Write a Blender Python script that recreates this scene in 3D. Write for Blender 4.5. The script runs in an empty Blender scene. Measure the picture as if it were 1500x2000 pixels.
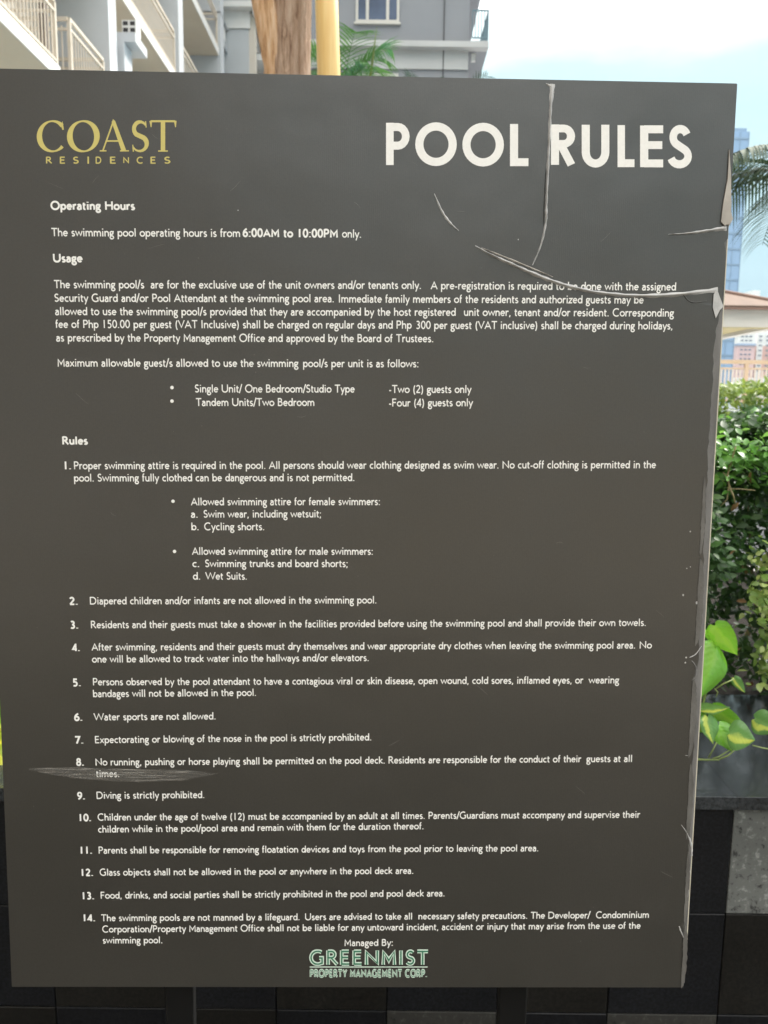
import bpy, math, random
import numpy as np
from mathutils import Vector, Matrix, Euler
random.seed(7); RNG = np.random.default_rng(11)
S = bpy.context.scene
COL = S.collection
R = math.radians

# ------------------------------------------------------------------ camera
CAMZ = 1.6
PITCH, ROLL, FPX = R(8.0), R(0.7), 1502.0
_fw = Vector((0, math.cos(PITCH), -math.sin(PITCH)))
_up0 = Vector((0, math.sin(PITCH), math.cos(PITCH)))
_r0 = Vector((1, 0, 0))
_r = _r0*math.cos(ROLL) + _up0*math.sin(ROLL)
_u = -_r0*math.sin(ROLL) + _up0*math.cos(ROLL)
cd = bpy.data.cameras.new('camera'); cam = bpy.data.objects.new('camera', cd); COL.objects.link(cam)
cam.matrix_world = Matrix(((_r.x, _u.x, -_fw.x, 0), (_r.y, _u.y, -_fw.y, 0), (_r.z, _u.z, -_fw.z, CAMZ), (0, 0, 0, 1)))
cd.sensor_fit = 'VERTICAL'; cd.sensor_height = 36; cd.lens = FPX/2000*36
cd.clip_start = 0.05; cd.clip_end = 3000
cd.dof.use_dof = True; cd.dof.focus_distance = 0.805; cd.dof.aperture_fstop = cd.lens/2.3
S.camera = cam

# ------------------------------------------------------------------ light
SUN_EL, SUN_AZ = R(44), R(48)          # azimuth measured from +Y towards +X
w = bpy.data.worlds.new('World'); S.world = w; w.use_nodes = True
nt = w.node_tree; nt.nodes.clear()
def WN(t, **k):
    n = nt.nodes.new(t)
    for a, b in k.items(): setattr(n, a, b)
    return n
sky = WN('ShaderNodeTexSky', sky_type='NISHITA', sun_disc=False, sun_elevation=SUN_EL, sun_rotation=SUN_AZ,
         altitude=10, air_density=1.0, dust_density=2.0, ozone_density=1.0)
tc = WN('ShaderNodeTexCoord')
mp = WN('ShaderNodeMapping'); mp.inputs['Scale'].default_value = (1.0, 1.0, 2.2)
nz = WN('ShaderNodeTexNoise'); nz.inputs['Scale'].default_value = 1.7; nz.inputs['Detail'].default_value = 6; nz.inputs['Roughness'].default_value = 0.5
nz.noise_dimensions = '3D'
cr = WN('ShaderNodeValToRGB'); cr.color_ramp.elements[0].position = 0.40; cr.color_ramp.elements[1].position = 0.60
cr.color_ramp.elements[0].color = (0.95,)*3 + (1,); cr.color_ramp.elements[1].color = (0.99,)*3 + (1,)
mx = WN('ShaderNodeMix', data_type='RGBA')

bg = WN('ShaderNodeBackground'); bg.inputs['Strength'].default_value = 0.1
wo = WN('ShaderNodeOutputWorld')
L = nt.links.new
L(tc.outputs['Generated'], mp.inputs['Vector']); L(mp.outputs[0], nz.inputs['Vector']); L(nz.outputs['Fac'], cr.inputs['Fac'])
sx = WN('ShaderNodeSeparateXYZ'); L(tc.outputs['Generated'], sx.inputs[0])
# overcast: hazy blue near the horizon, bright and neutral higher up, the same all the way round
n2 = WN('ShaderNodeTexNoise'); n2.inputs['Scale'].default_value = 3.6; n2.inputs['Detail'].default_value = 5; L(mp.outputs[0], n2.inputs['Vector'])
ea = WN('ShaderNodeMath', operation='MULTIPLY_ADD'); ea.inputs[1].default_value = 0.20; L(n2.outputs['Fac'], ea.inputs[0]); L(sx.outputs[2], ea.inputs[2])
ec = WN('ShaderNodeValToRGB'); L(ea.outputs[0], ec.inputs['Fac']); e_ = ec.color_ramp.elements
e_[0].position = 0.14; e_[0].color = (.085, .135, .165, 1); e_[1].position = 0.76; e_[1].color = (1.08, 1.05, 1.0, 1)
q = e_.new(0.30); q.color = (.11, .175, .20, 1)
q = e_.new(0.45); q.color = (.18, .25, .265, 1)
sc_ = WN('ShaderNodeVectorMath', operation='SCALE'); sc_.inputs['Scale'].default_value = 12.5; L(ec.outputs[0], sc_.inputs[0]); L(sc_.outputs[0], mx.inputs['B'])
L(cr.outputs[0], mx.inputs['Factor']); L(sky.outputs[0], mx.inputs['A']); L(mx.outputs['Result'], bg.inputs['Color']); L(bg.outputs[0], wo.inputs[0])
sd = bpy.data.lights.new('sun', 'SUN'); sun = bpy.data.objects.new('sun', sd); COL.objects.link(sun)
sd.energy = 2.0; sd.angle = R(14); sd.color = (1, 0.95, 0.87)
sdir = Vector((math.sin(SUN_AZ)*math.cos(SUN_EL), math.cos(SUN_AZ)*math.cos(SUN_EL), math.sin(SUN_EL)))
sun.rotation_euler = sdir.to_track_quat('Z', 'Y').to_euler(); sun.location = (0, 0, 30)
S.view_settings.view_transform = 'Standard'; S.view_settings.look = 'None'
S.view_settings.exposure = 1.65; S.view_settings.gamma = 1; S.view_settings.use_curve_mapping = False
S.cycles.max_bounces = 6; S.cycles.diffuse_bounces = 3; S.cycles.glossy_bounces = 3; S.cycles.transparent_max_bounces = 12
S.cycles.caustics_reflective = False

# ------------------------------------------------------------------ helpers
def ray(px, py):
    return (_fw + _r*((px-750)/FPX) + _u*((1000-py)/FPX))
def P(px, py, Y):
    """world point seen at photo pixel px,py on the vertical plane y=Y"""
    d = ray(px, py); t = Y/d.y
    return Vector((0, 0, CAMZ)) + d*t

def link(name, me, mat=None, parent=None, mw=None):
    o = bpy.data.objects.new(name, me); COL.objects.link(o)
    if mat is not None and not me.materials: me.materials.append(mat)
    if parent is not None: o.parent = parent
    if mw is not None: o.matrix_local = mw
    return o
def tag(o, label, cat, group=None, kind=None):
    if label: o['label'] = label
    if cat: o['category'] = cat
    if group: o['group'] = group
    if kind: o['kind'] = kind
    return o
def empty(name, loc, rot=(0, 0, 0)):
    o = bpy.data.objects.new(name, None); COL.objects.link(o); o.location = loc; o.rotation_euler = rot
    o.empty_display_size = 0.1
    return o
class MB:
    def __init__(s): s.v = []; s.f = []
    def box(s, x0, x1, y0, y1, z0, z1):
        n = len(s.v)
        s.v += [(x0,y0,z0),(x1,y0,z0),(x1,y1,z0),(x0,y1,z0),(x0,y0,z1),(x1,y0,z1),(x1,y1,z1),(x0,y1,z1)]
        s.f += [tuple(n+i for i in q) for q in ((0,3,2,1),(4,5,6,7),(0,1,5,4),(1,2,6,5),(2,3,7,6),(3,0,4,7))]
        return s
    def poly(s, pts):
        n = len(s.v); s.v += [tuple(p) for p in pts]; s.f.append(tuple(range(n, n+len(pts)))); return s
    def tube(s, pts, rad, k=8, cap=True):
        pts = [Vector(p) for p in pts]
        if not hasattr(rad, '__len__'): rad = [rad]*len(pts)
        base = len(s.v); prev = None
        for i, p in enumerate(pts):
            t = (pts[min(i+1, len(pts)-1)] - pts[max(i-1, 0)]).normalized()
            if prev is None:
                a = t.orthogonal().normalized()
            else:
                a = (prev - t*prev.dot(t)).normalized()
            prev = a; b = t.cross(a)
            for j in range(k):
                th = 2*math.pi*j/k
                s.v.append(tuple(p + (a*math.cos(th) + b*math.sin(th))*rad[i]))
        for i in range(len(pts)-1):
            for j in range(k):
                a0 = base+i*k+j; a1 = base+i*k+(j+1) % k
                s.f.append((a0, a1, a1+k, a0+k))
        if cap:
            s.f.append(tuple(base+j for j in reversed(range(k)))); n = base+(len(pts)-1)*k
            s.f.append(tuple(n+j for j in range(k)))
        return s
    def mesh(s, name, smooth=False):
        me = bpy.data.meshes.new(name); me.from_pydata(s.v, [], s.f); me.update()
        if smooth: me.polygons.foreach_set('use_smooth', [True]*len(me.polygons))
        return me
    def build(s, name, mat, parent=None, smooth=False, mw=None):
        return link(name, s.mesh(name, smooth), mat, parent, mw)
def bevel(o, wd, seg=2):
    m = o.modifiers.new('edge', 'BEVEL'); m.width = wd; m.segments = seg; m.limit_method = 'ANGLE'; return o

# ------------------------------------------------------------------ materials
class Mat:
    def __init__(s, name, col=(.5,.5,.5), rough=.6, spec=.5, metal=0):
        s.m = bpy.data.materials.new(name); s.m.use_nodes = True; s.t = s.m.node_tree
        s.b = s.t.nodes['Principled BSDF']
        s.b.inputs['Base Color'].default_value = (*col, 1); s.b.inputs['Roughness'].default_value = rough
        s.b.inputs['Specular IOR Level'].default_value = spec; s.b.inputs['Metallic'].default_value = metal
    def n(s, t, **k):
        n = s.t.nodes.new(t)
        for a, b in k.items(): setattr(n, a, b)
        return n
    def l(s, a, b): s.t.links.new(a, b)
    def coord(s, scale=(1, 1, 1), kind='Object'):
        c = s.n('ShaderNodeTexCoord'); m = s.n('ShaderNodeMapping'); m.inputs['Scale'].default_value = scale
        s.l(c.outputs[kind], m.inputs['Vector']); return m.outputs[0]
    def noise(s, scale, detail=4, rough=.5, vec=None, sc=(1,1,1)):
        n = s.n('ShaderNodeTexNoise'); n.inputs['Scale'].default_value = scale; n.inputs['Detail'].default_value = detail
        n.inputs['Roughness'].default_value = rough
        s.l(vec if vec is not None else s.coord(sc), n.inputs['Vector']); return n.outputs['Fac']
    def ramp(s, fac, stops):
        r = s.n('ShaderNodeValToRGB'); e = r.color_ramp.elements
        while len(e) > len(stops): e.remove(e[-1])
        while len(e) < len(stops): e.new(0.5)
        for i, (p, c) in enumerate(stops):
            e[i].position = p; e[i].color = (*c, 1) if len(c) == 3 else c
        s.l(fac, r.inputs['Fac']); return r.outputs[0]
    def color(s, out): s.l(out, s.b.inputs['Base Color']); return s
    def rough(s, fac, lo, hi):
        m = s.n('ShaderNodeMapRange'); m.inputs['To Min'].default_value = lo; m.inputs['To Max'].default_value = hi
        m.inputs['From Min'].default_value = .3; m.inputs['From Max'].default_value = .7
        s.l(fac, m.inputs['Value']); s.l(m.outputs[0], s.b.inputs['Roughness']); return s
    def bump(s, fac, dist, strength=1):
        b = s.n('ShaderNodeBump'); b.inputs['Distance'].default_value = dist; b.inputs['Strength'].default_value = strength
        s.l(fac, b.inputs['Height'])
        if s.b.inputs['Normal'].is_linked: s.l(s.b.inputs['Normal'].links[0].from_socket, b.inputs['Normal'])
        s.l(b.outputs[0], s.b.inputs['Normal']); return s
def mottled(name, c0, c1, scale=3, rough=.7, bump=0.0, detail=6, spec=.4, sc=(1,1,1)):
    m = Mat(name, c0, rough, spec); f = m.noise(scale, detail, .6, sc=sc)
    m.color(m.ramp(f, [(.3, c0), (.7, c1)]))
    if bump: m.bump(m.noise(scale*12, 4), bump)
    return m
M = {}
# printed vinyl: dark warm grey, faint woven grain, satin sheen
v = Mat('printed_vinyl', (.05,.047,.04), .42, 1.0)
f1 = v.noise(2.2, 5, .6); f2 = v.noise(420, 3, .7)
mixn = v.n('ShaderNodeMix', data_type='RGBA', blend_type='MULTIPLY'); mixn.inputs['Factor'].default_value = 1
v.l(v.ramp(f1, [(.3, (.0150,.0145,.0115)), (.5, (.0175,.0165,.0135)), (.7, (.0205,.019,.0158))]), mixn.inputs['A'])
v.l(v.ramp(f2, [(.3, (.72,.72,.72)), (.7, (1.25,1.25,1.25))]), mixn.inputs['B'])
v.color(mixn.outputs['Result']); v.rough(v.noise(5, 5, .6), .33, .41)
wv = v.n('ShaderNodeTexWave', wave_type='BANDS', bands_direction='X'); wv.inputs['Scale'].default_value = 160; wv.inputs['Distortion'].default_value = 2
v.l(v.coord(), wv.inputs['Vector']); v.bump(wv.outputs['Fac'], .00003, .5); v.bump(v.noise(700, 3), .00006, .8); v.bump(v.noise(5, 3), .0035, 1)
M['vinyl'] = v.m
def ink(name, c, r=.5):
    m = Mat(name, c, r, .4); f = m.noise(260, 3, .6)
    m.color(m.ramp(f, [(.25, tuple(x*.94 for x in c)), (.6, c)])); return m.m
M['white_ink'] = ink('white_ink', (.84,.835,.815))
M['gold_ink'] = ink('gold_ink', (.58,.50,.16))
M['mint_ink'] = ink('mint_ink', (.62,.76,.66))
M['green_ink'] = ink('green_ink', (.05,.20,.12))
m = mottled('worn_core', (.085,.083,.08), (.23,.225,.22), 26, .6, .0004, sc=(1,1,.25)); M['core'] = m.m
M['core_edge'] = mottled('board_side', (.50,.46,.37), (.66,.62,.52), 30, .7, .0002).m
M['crease'] = mottled('stretched_vinyl', (.34,.34,.345), (.56,.56,.56), 60, .5, .0002).m
M['scratch'] = mottled('fine_scratch', (.08,.078,.072), (.15,.145,.135), 40, .5).m
M['flap'] = mottled('vinyl_underside', (.30,.275,.25), (.48,.45,.41), 25, .6).m
m = Mat('scuff', (.42,.40,.37), .6, .3)
m.m.blend_method = 'BLEND' if hasattr(m.m, 'blend_method') else None
sf = m.noise(18, 6, .7, sc=(1.0, 1, 26)); at = m.n('ShaderNodeAttribute', attribute_name='fade')
mm = m.n('ShaderNodeMath', operation='MULTIPLY'); rr = m.ramp(sf, [(.36, (.10,)*3), (.52, (.24,)*3), (.66, (.85,)*3)])
m.l(rr, mm.inputs[0]); m.l(at.outputs['Fac'], mm.inputs[1]); m.l(mm.outputs[0], m.b.inputs['Alpha']); M['scuff'] = m.m
M['black_metal'] = mottled('black_metal', (.003,.003,.003), (.006,.0057,.0055), 20, .85, spec=.2).m
def granite(name, base, fleck, scale, rough, dark=None, spec=.2):
    m = Mat(name, base, rough, spec)
    f = m.noise(scale, 6, .75); st = [(.42, base), (.62, fleck)]
    if dark: st = [(.36, dark), (.44, base), (.54, base), (.66, fleck)]
    a = m.ramp(f, st)
    big = m.ramp(m.noise(3, 4), [(.3, (.75,)*3), (.7, (1.25,)*3)])
    mx = m.n('ShaderNodeMix', data_type='RGBA', blend_type='MULTIPLY'); mx.inputs['Factor'].default_value = 1
    m.l(a, mx.inputs['A']); m.l(big, mx.inputs['B']); m.color(mx.outputs['Result'])
    m.rough(m.noise(14, 5), rough*.8, rough*1.4); return m
M['black_granite'] = granite('black_granite', (.003,.003,.0036), (.011,.012,.015), 130, .42).m
M['brown_granite'] = granite('dark_brown_granite', (.004,.0037,.0034), (.012,.011,.009), 110, .5).m
M['grey_granite'] = granite('grey_granite', (.12,.125,.12), (.27,.28,.27), 40, .5, dark=(.025,.025,.025)).m
M['dull_granite'] = granite('dull_grey_granite', (.035,.034,.031), (.085,.083,.076), 40, .6, dark=(.012,.012,.011)).m
m = granite('polished_granite', (.012,.014,.016), (.035,.04,.045), 140, .16, spec=.5); m.rough(m.noise(9, 6, .7), .07, .26)
M['polished'] = m.m
M['grout'] = mottled('grout', (.012,.012,.012), (.022,.021,.02), 30, .9).m
m = Mat('floor_paving', (.1,.1,.095), .7); bt = m.n('ShaderNodeTexBrick'); bt.inputs['Scale'].default_value = 1.7
bt.inputs['Color1'].default_value = (.050,.045,.036,1); bt.inputs['Color2'].default_value = (.065,.058,.048,1); bt.inputs['Mortar'].default_value = (.025,.025,.025,1)
bt.inputs['Mortar Size'].default_value = .008; m.l(m.coord(), bt.inputs['Vector']); m.color(bt.outputs['Color']); m.bump(m.noise(30), .002); M['floor'] = m.m
M['soil'] = mottled('soil', (.010,.008,.006), (.028,.020,.014), 25, .95, .01).m
M['cream'] = mottled('cream_render', (.50,.45,.385), (.56,.505,.435), .8, .8, .002).m
M['soffit'] = mottled('cream_soffit', (.50,.43,.34), (.56,.49,.39), .8, .85).m
M['white_paint'] = mottled('white_paint', (.60,.585,.56), (.68,.665,.64), .8, .7).m
M['pale_grey'] = mottled('pale_grey_render', (.46,.47,.49), (.52,.53,.55), .7, .8).m
M['blue_grey'] = mottled('blue_grey_render', (.22,.228,.245), (.245,.252,.27), .5, .8, .002).m
M['mid_grey'] = mottled('mid_grey_render', (.40,.41,.42), (.44,.45,.46), .6, .8).m
M['band'] = mottled('off_white_band', (.42,.42,.415), (.48,.48,.475), .6, .8).m
M['rail_cream'] = mottled('cream_railing_paint', (.52,.455,.37), (.60,.53,.45), 4, .5).m
M['rail_tan'] = mottled('tan_railing_paint', (.55,.38,.24), (.62,.45,.31), 4, .5).m
M['bar_pale'] = mottled('pale_bar_paint', (.60,.50,.42), (.68,.58,.50), 4, .5).m
M['door'] = mottled('beige_door', (.42,.36,.30), (.50,.44,.37), 3, .5).m
M['brown'] = mottled('dark_brown', (.06,.045,.04), (.10,.075,.065), 3, .5).m
M['dark'] = Mat('dark_opening', (.02,.018,.018), .6).m
M['rail_blue'] = Mat('blue_grey_railing', (.10,.17,.20), .5).m
M['grey_metal'] = mottled('grey_metal', (.30,.31,.32), (.36,.37,.38), 6, .45).m
m = Mat('window_glass', (.035,.055,.10), .08, .6); m.color(m.ramp(m.noise(1.2, 2), [(.35, (.03,.045,.09)), (.65, (.06,.085,.15))])); M['glass'] = m.m
# tree bark
m = Mat('bark', (.4,.2,.1), .85, .2); f = m.noise(5, 8, .65, sc=(9, 9, .8))
m.color(m.ramp(f, [(.30, (.22,.12,.075)), (.42, (.55,.36,.25)), (.55, (.70,.50,.37)), (.70, (.82,.64,.50))]))
m.bump(m.noise(7, 8, .7, sc=(9, 9, .7)), .03, 1); m.bump(m.noise(26, 6, .7, sc=(5, 5, 1.2)), .02); M['bark'] = m.m
m = Mat('bark_orange', (.5,.25,.1), .85, .2); f = m.noise(5, 8, .65, sc=(9, 9, .9))
m.color(m.ramp(f, [(.32, (.28,.14,.07)), (.45, (.62,.37,.20)), (.58, (.74,.50,.32)), (.75, (.80,.62,.45))]))
m.bump(m.noise(7, 8, .7, sc=(9, 9, .8)), .02, 1); M['bark_o'] = m.m
m = Mat('yellow_culm', (.75,.45,.1), .38, .5); f = m.noise(3, 5, .6, sc=(8, 8, .5))
m.color(m.ramp(f, [(.3, (.74,.46,.15)), (.55, (.82,.59,.25)), (.75, (.86,.68,.34))])); M['culm'] = m.m
M['culm_ring'] = mottled('culm_node_ring', (.60,.36,.10), (.7,.48,.2), 8, .5).m
M['twig'] = mottled('twig', (.16,.13,.06), (.30,.26,.14), 30, .8).m
M['palm_trunk'] = mottled('palm_trunk', (.13,.10,.07), (.26,.21,.16), 6, .9, .01, sc=(1,1,5)).m
def leafmat(name, stops, rough=.4, trans=.25):
    m = Mat(name, stops[0], rough, .5)
    g = m.n('ShaderNodeNewGeometry'); oi = m.n('ShaderNodeObjectInfo'); ad = m.n('ShaderNodeMath', operation='ADD'); fr = m.n('ShaderNodeMath', operation='FRACT')
    m.l(g.outputs['Random Per Island'], ad.inputs[0]); m.l(oi.outputs['Random'], ad.inputs[1]); m.l(ad.outputs[0], fr.inputs[0])
    n = len(stops); c = m.ramp(fr.outputs[0], [(i/(n-1), s) for i, s in enumerate(stops)]); m.color(c)
    t = m.n('ShaderNodeBsdfTranslucent'); m.l(c, t.inputs['Color'])
    hs = m.n('ShaderNodeHueSaturation'); hs.inputs['Value'].default_value = 1.6; hs.inputs['Hue'].default_value = .485
    m.l(c, hs.inputs['Color']); m.l(hs.outputs[0], t.inputs['Color'])
    mix = m.n('ShaderNodeMixShader'); mix.inputs[0].default_value = trans
    out = m.t.nodes['Material Output']; m.l(m.b.outputs[0], mix.inputs[1]); m.l(t.outputs[0], mix.inputs[2]); m.l(mix.outputs[0], out.inputs['Surface'])
    return m
M['leaf_green'] = leafmat('shrub_leaf', [(.018,.055,.012), (.03,.085,.018), (.045,.12,.025), (.024,.065,.018), (.07,.15,.03)], .46, .28).m  # darkened to put the shade low in the shrub into the leaf colour
M['leaf_top'] = leafmat('top_leaf', [(.07,.20,.03), (.10,.27,.04), (.15,.34,.07), (.08,.22,.04)], .35, .35).m  # brighter leaf colour for the top layer of the shrub
M['leaf_far'] = leafmat('hedge_leaf', [(.09,.15,.025), (.15,.24,.04), (.20,.27,.05), (.17,.25,.04)], .5, .3).m
M['leaf_pale'] = leafmat('pale_leaf', [(.13,.22,.045), (.21,.32,.07), (.28,.34,.10), (.15,.28,.05)], .42, .3).m
M['leaf_tree'] = leafmat('tree_leaf', [(.03,.07,.02), (.06,.12,.03)], .5, .3).m
M['palm_leaf'] = leafmat('palm_leaflet', [(.010,.033,.010), (.02,.055,.016), (.014,.042,.012)], .65, .12).m
M['palm_bright'] = leafmat('palm_leaflet_bright', [(.03,.10,.022), (.06,.18,.03), (.04,.12,.03)], .4, .25).m
M['petiole'] = Mat('petiole', (.20,.26,.07), .45).m
def pothos_mat(name, g, y, amt):
    m = leafmat(name, [g, g], .24, .25)
    f = m.noise(22, 4, .6); ac = m.n('ShaderNodeAttribute', attribute_name='across'); at = m.n('ShaderNodeAttribute', attribute_name='vein')
    ma = m.n('ShaderNodeMath', operation='MULTIPLY_ADD'); ma.inputs[1].default_value = .95; m.l(f, ma.inputs[0]); m.l(ac.outputs['Fac'], ma.inputs[2])
    g2 = tuple(v_*1.25 for v_ in g)
    c = m.ramp(ma.outputs[0], [(.0, g), (.52-amt, g2), (.60-amt, y), (.72, y), (.80, g2), (1, g)])
    mx = m.n('ShaderNodeMix', data_type='RGBA'); m.l(at.outputs['Fac'], mx.inputs['Factor']); m.l(c, mx.inputs['A']); mx.inputs['B'].default_value = (g[0]*1.9, g[1]*1.5, g[2]*1.6, 1)
    m.color(mx.outputs['Result']); m.bump(m.noise(60, 3), .0012)
    rb2 = m.n('ShaderNodeAttribute', attribute_name='rib'); sn = m.n('ShaderNodeMath', operation='SINE'); m.l(rb2.outputs['Fac'], sn.inputs[0]); m.bump(sn.outputs[0], .00022, .6)
    for n in m.t.nodes:
        if n.type == 'HUE_SAT': m.l(mx.outputs['Result'], n.inputs['Color'])
    return m.m
M['pothos'] = pothos_mat('pothos_leaf', (.10,.27,.02), (.17,.36,.04), .1)
M['pothos_v'] = pothos_mat('variegated_leaf', (.10,.23,.06), (.50,.58,.11), .06)
M['yellow_leaf'] = pothos_mat('yellow_leaf', (.30,.38,.03), (.62,.62,.06), .12)
M['roof'] = mottled('terracotta_roof', (.10,.062,.043), (.15,.095,.068), 1.2, .8, .01).m
M['roof_ridge'] = mottled('roof_ridge', (.16,.10,.075), (.22,.13,.10), 2, .8).m
M['beam'] = mottled('gazebo_beam_paint', (.50,.48,.44), (.56,.54,.49), .8, .7).m
M['tan_soffit'] = mottled('gazebo_soffit', (.42,.35,.17), (.50,.42,.22), 2, .8).m
m = Mat('tower_glass', (.10,.20,.42), .12, .6, 0.0); m.color(m.ramp(m.noise(.02, 3), [(.3, (.24,.38,.58)), (.7, (.32,.46,.65))])); M['tower'] = m.m  # paler blue, with the distance haze put into the glass colour
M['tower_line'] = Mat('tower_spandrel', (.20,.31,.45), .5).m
M['pink'] = mottled('pink_render', (.58,.38,.38), (.64,.43,.42), .1, .8).m
M['coral'] = mottled('coral_render', (.62,.34,.28), (.66,.38,.32), .1, .8).m
M['city_white'] = mottled('city_white_render', (.68,.68,.66), (.74,.74,.72), .1, .8).m
M['city_blue'] = Mat('city_blue_trim', (.26,.34,.50), .6).m
M['city_window'] = Mat('city_window', (.09,.11,.17), .2).m
M['deck_beige'] = mottled('beige_deck', (.26,.225,.175), (.33,.285,.225), 1.5, .7).m
M['tan_wall'] = mottled('tan_wall', (.52,.46,.37), (.58,.52,.43), .8, .8).m
M['deck'] = mottled('pale_deck', (.50,.48,.44), (.62,.60,.56), 1.5, .7).m
m = Mat('pool_water', (.10,.42,.60), .05, .5); m.bump(m.noise(3, 3), .02); M['water'] = m.m
M['hill'] = mottled('far_ground', (.10,.12,.09), (.16,.17,.14), .02, .9).m

# ------------------------------------------------------------------ ground and terrace (setting)
o = MB().poly([(-900,-60,0),(900,-60,0),(900,1500,0),(-900,1500,0)]).build('ground', M['floor']); o['kind'] = 'structure'
o = MB().box(4.2, 60, 20, 70, .004, 1.72).build('terrace', M['pale_grey']); o['kind'] = 'structure'
for cls_ in ():
    pass

o = MB().box(-3.5, 12, 4.4, 19.9, .004, .03).build('pool_deck', M['deck']); o['kind'] = 'structure'
o = MB().box(-2.0, 9.5, 9.9, 17.5, .031, .036).build('pool_water', M['water']); o['kind'] = 'structure'
# ------------------------------------------------------------------ planter wall behind the sign
WY = 1.6                                     # front face of the tiles
CT = P(1450, 1552, WY).z                      # coping top
planter = empty('granite_planter_wall', (0, WY, 0))
tag(planter, 'low black granite planter wall with polished coping and odd grey speckled tiles behind the sign', 'planter wall')
MB().box(-4, 4, .016, .58, 0, CT-.032).build('wall_core', M['grout'], planter)
MB().box(-4, 4, .602, 2.6, 0.1, CT-.05).build('soil_bed', M['soil'], planter)
TP = .255
j0 = .785                                      # a vertical joint that the photograph shows
ztop = CT-.033
rows = [ztop - TP*i for i in range(4)]
tile_cache = {}
def tile(x0, x1, z0, z1, mat, proud=0.0):
    g = .0012
    key = (round(x1-x0, 3), round(z1-z0, 3), mat)
    if key not in tile_cache:
        a, b = (x1-x0)/2-g, (z1-z0)/2-g; e = .0015
        mb = MB(); mb.v = [(-a,.012,-b),(a,.012,-b),(a,.012,b),(-a,.012,b),(-a,e,-b),(a,e,-b),(a,e,b),(-a,e,b),(-a+e,0,-b+e),(a-e,0,-b+e),(a-e,0,b-e),(-a+e,0,b-e)]
        mb.f = [(4,8,9,5)[::-1],(5,9,10,6)[::-1],(6,10,11,7)[::-1],(7,11,8,4)[::-1],(8,9,10,11),(0,4,5,1)[::-1],(1,5,6,2)[::-1],(2,6,7,3)[::-1],(3,7,4,0)[::-1]]
        tile_cache[key] = mb.mesh('tile'); tile_cache[key].materials.append(M[mat])
    link('tile', tile_cache[key], None, planter, Matrix.Translation(((x0+x1)/2, proud, (z0+z1)/2)))
cols = [j0 + TP*i for i in range(-15, 10)]
for ri in range(3):
    z1, z0 = rows[ri], max(rows[ri+1], .005)
    for ci, x0 in enumerate(cols[:-1]):
        k = ci-15
        mat = 'black_granite' if (k+ri) % 2 == 0 or ri == 0 else 'brown_granite'
        if ri == 0 and k in (0, 3, 6, 9): mat = 'grey_granite'
        if ri == 2 and k in (-3, -1, 4, 7): mat = 'dull_granite'
        tile(x0, x0+TP, z0, z1, mat, random.uniform(-.0006, .0006))
cx = [j0 + 1.02*i for i in range(-5, 5)]
for i in range(len(cx)-1):
    cmb = MB().box(-.5099, .5099, -.012, .60, -.03, 0)
    c = cmb.build('coping_slab', M['polished'], planter, mw=Matrix.Translation(((cx[i]+cx[i+1])/2, 0, CT+random.uniform(-.0004,.0004))))
    bevel(c, .0006)
for xx, n in ((-4.0, 2), (4.0, 2)): pass

# ------------------------------------------------------------------ the sign
SW, SH = .75, .9646
HC = 1.438
rotS = Euler((R(-1.9327), R(0.062), R(0.927)), 'XYZ')
RS = rotS.to_matrix()
ctr = Vector((-.03046, .79264, -.16318+CAMZ))
sroot = empty('pool_rules_sign', ctr - RS @ Vector((0, 0, HC)), rotS)
tag(sroot, 'large dark grey pool rules notice board with white lettering and creased vinyl face', 'sign')
RSi = RS.inverted(); nrm = RS @ Vector((0, -1, 0))
def sp(px, py):
    d = ray(px, py); t = (ctr - Vector((0, 0, CAMZ))).dot(nrm)/d.dot(nrm)
    q = RSi @ (Vector((0, 0, CAMZ)) + d*t - ctr)
    return q.x, q.z
Z0 = HC
# board core with its exposed edge
bd = MB().box(-SW/2, SW/2, .0010, .017, Z0-SH/2, Z0+SH/2).build('board', M['core'], sroot); 
bevel(bd, .0012, 2)
sd_ = MB()
sd_.box(SW/2, SW/2+.0010, .0016, .0166, Z0-SH/2+.045, Z0+SH/2-.12).build('board_edge', M['core_edge'], sroot)
# vinyl face: irregular right boundary where it has torn back
def rb(t):      # inset of the vinyl from the right edge, t = 0 top .. 1 bottom
    py = 167 + t*1764
    pts = [(167,0),(440,0),(444,.0035),(470,.001),(560,.001),(575,.004),(600,.007),(640,.0078),(700,.0076),(800,.0080),(900,.0074),(1100,.0060),(1250,.0056),(1275,.0085),(1320,.0062),(1420,.0054),(1560,.0046),(1640,.004),(1680,.0045),(1760,.004),(1800,.0055),(1860,.0025),(1931,.0012)]
    for (a, x), (b, y) in zip(pts, pts[1:]):
        if a <= py <= b: v_ = x + (y-x)*(py-a)/(b-a); break
    else: v_ = .001
    if py > 560: v_ += .0004*math.sin(py*.07)+.0005*(math.sin(py*.043+1)) * math.sin(py*.21) + random.uniform(-.0003, .0003)
    return max(v_, 0)
vm = MB(); NX, NZ = 30, 240
for j in range(NZ+1):
    t = j/NZ; z = Z0+SH/2-SH*t; xr = SW/2 - rb(t)
    for i in range(NX+1):
        a = i/NX; x = -SW/2 + (xr+SW/2)*a
        lift = -.0000
        if a > .985: lift = -.0004 if 560 < 167+t*1764 < 1800 else 0
        vm.v.append((x, lift, z))
for j in range(NZ):
    for i in range(NX):
        a = j*(NX+1)+i; vm.f.append((a, a+NX+1, a+NX+2, a+1))
vb = len(vm.v)
for j in range(NZ+1):
    x, y, z = vm.v[j*(NX+1)+NX]; vm.v.append((x, .0009, z))
for j in range(NZ): vm.f.append((j*(NX+1)+NX, (j+1)*(NX+1)+NX, vb+j+1, vb+j))
vm.build('vinyl_face', M['vinyl'], sroot)
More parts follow.
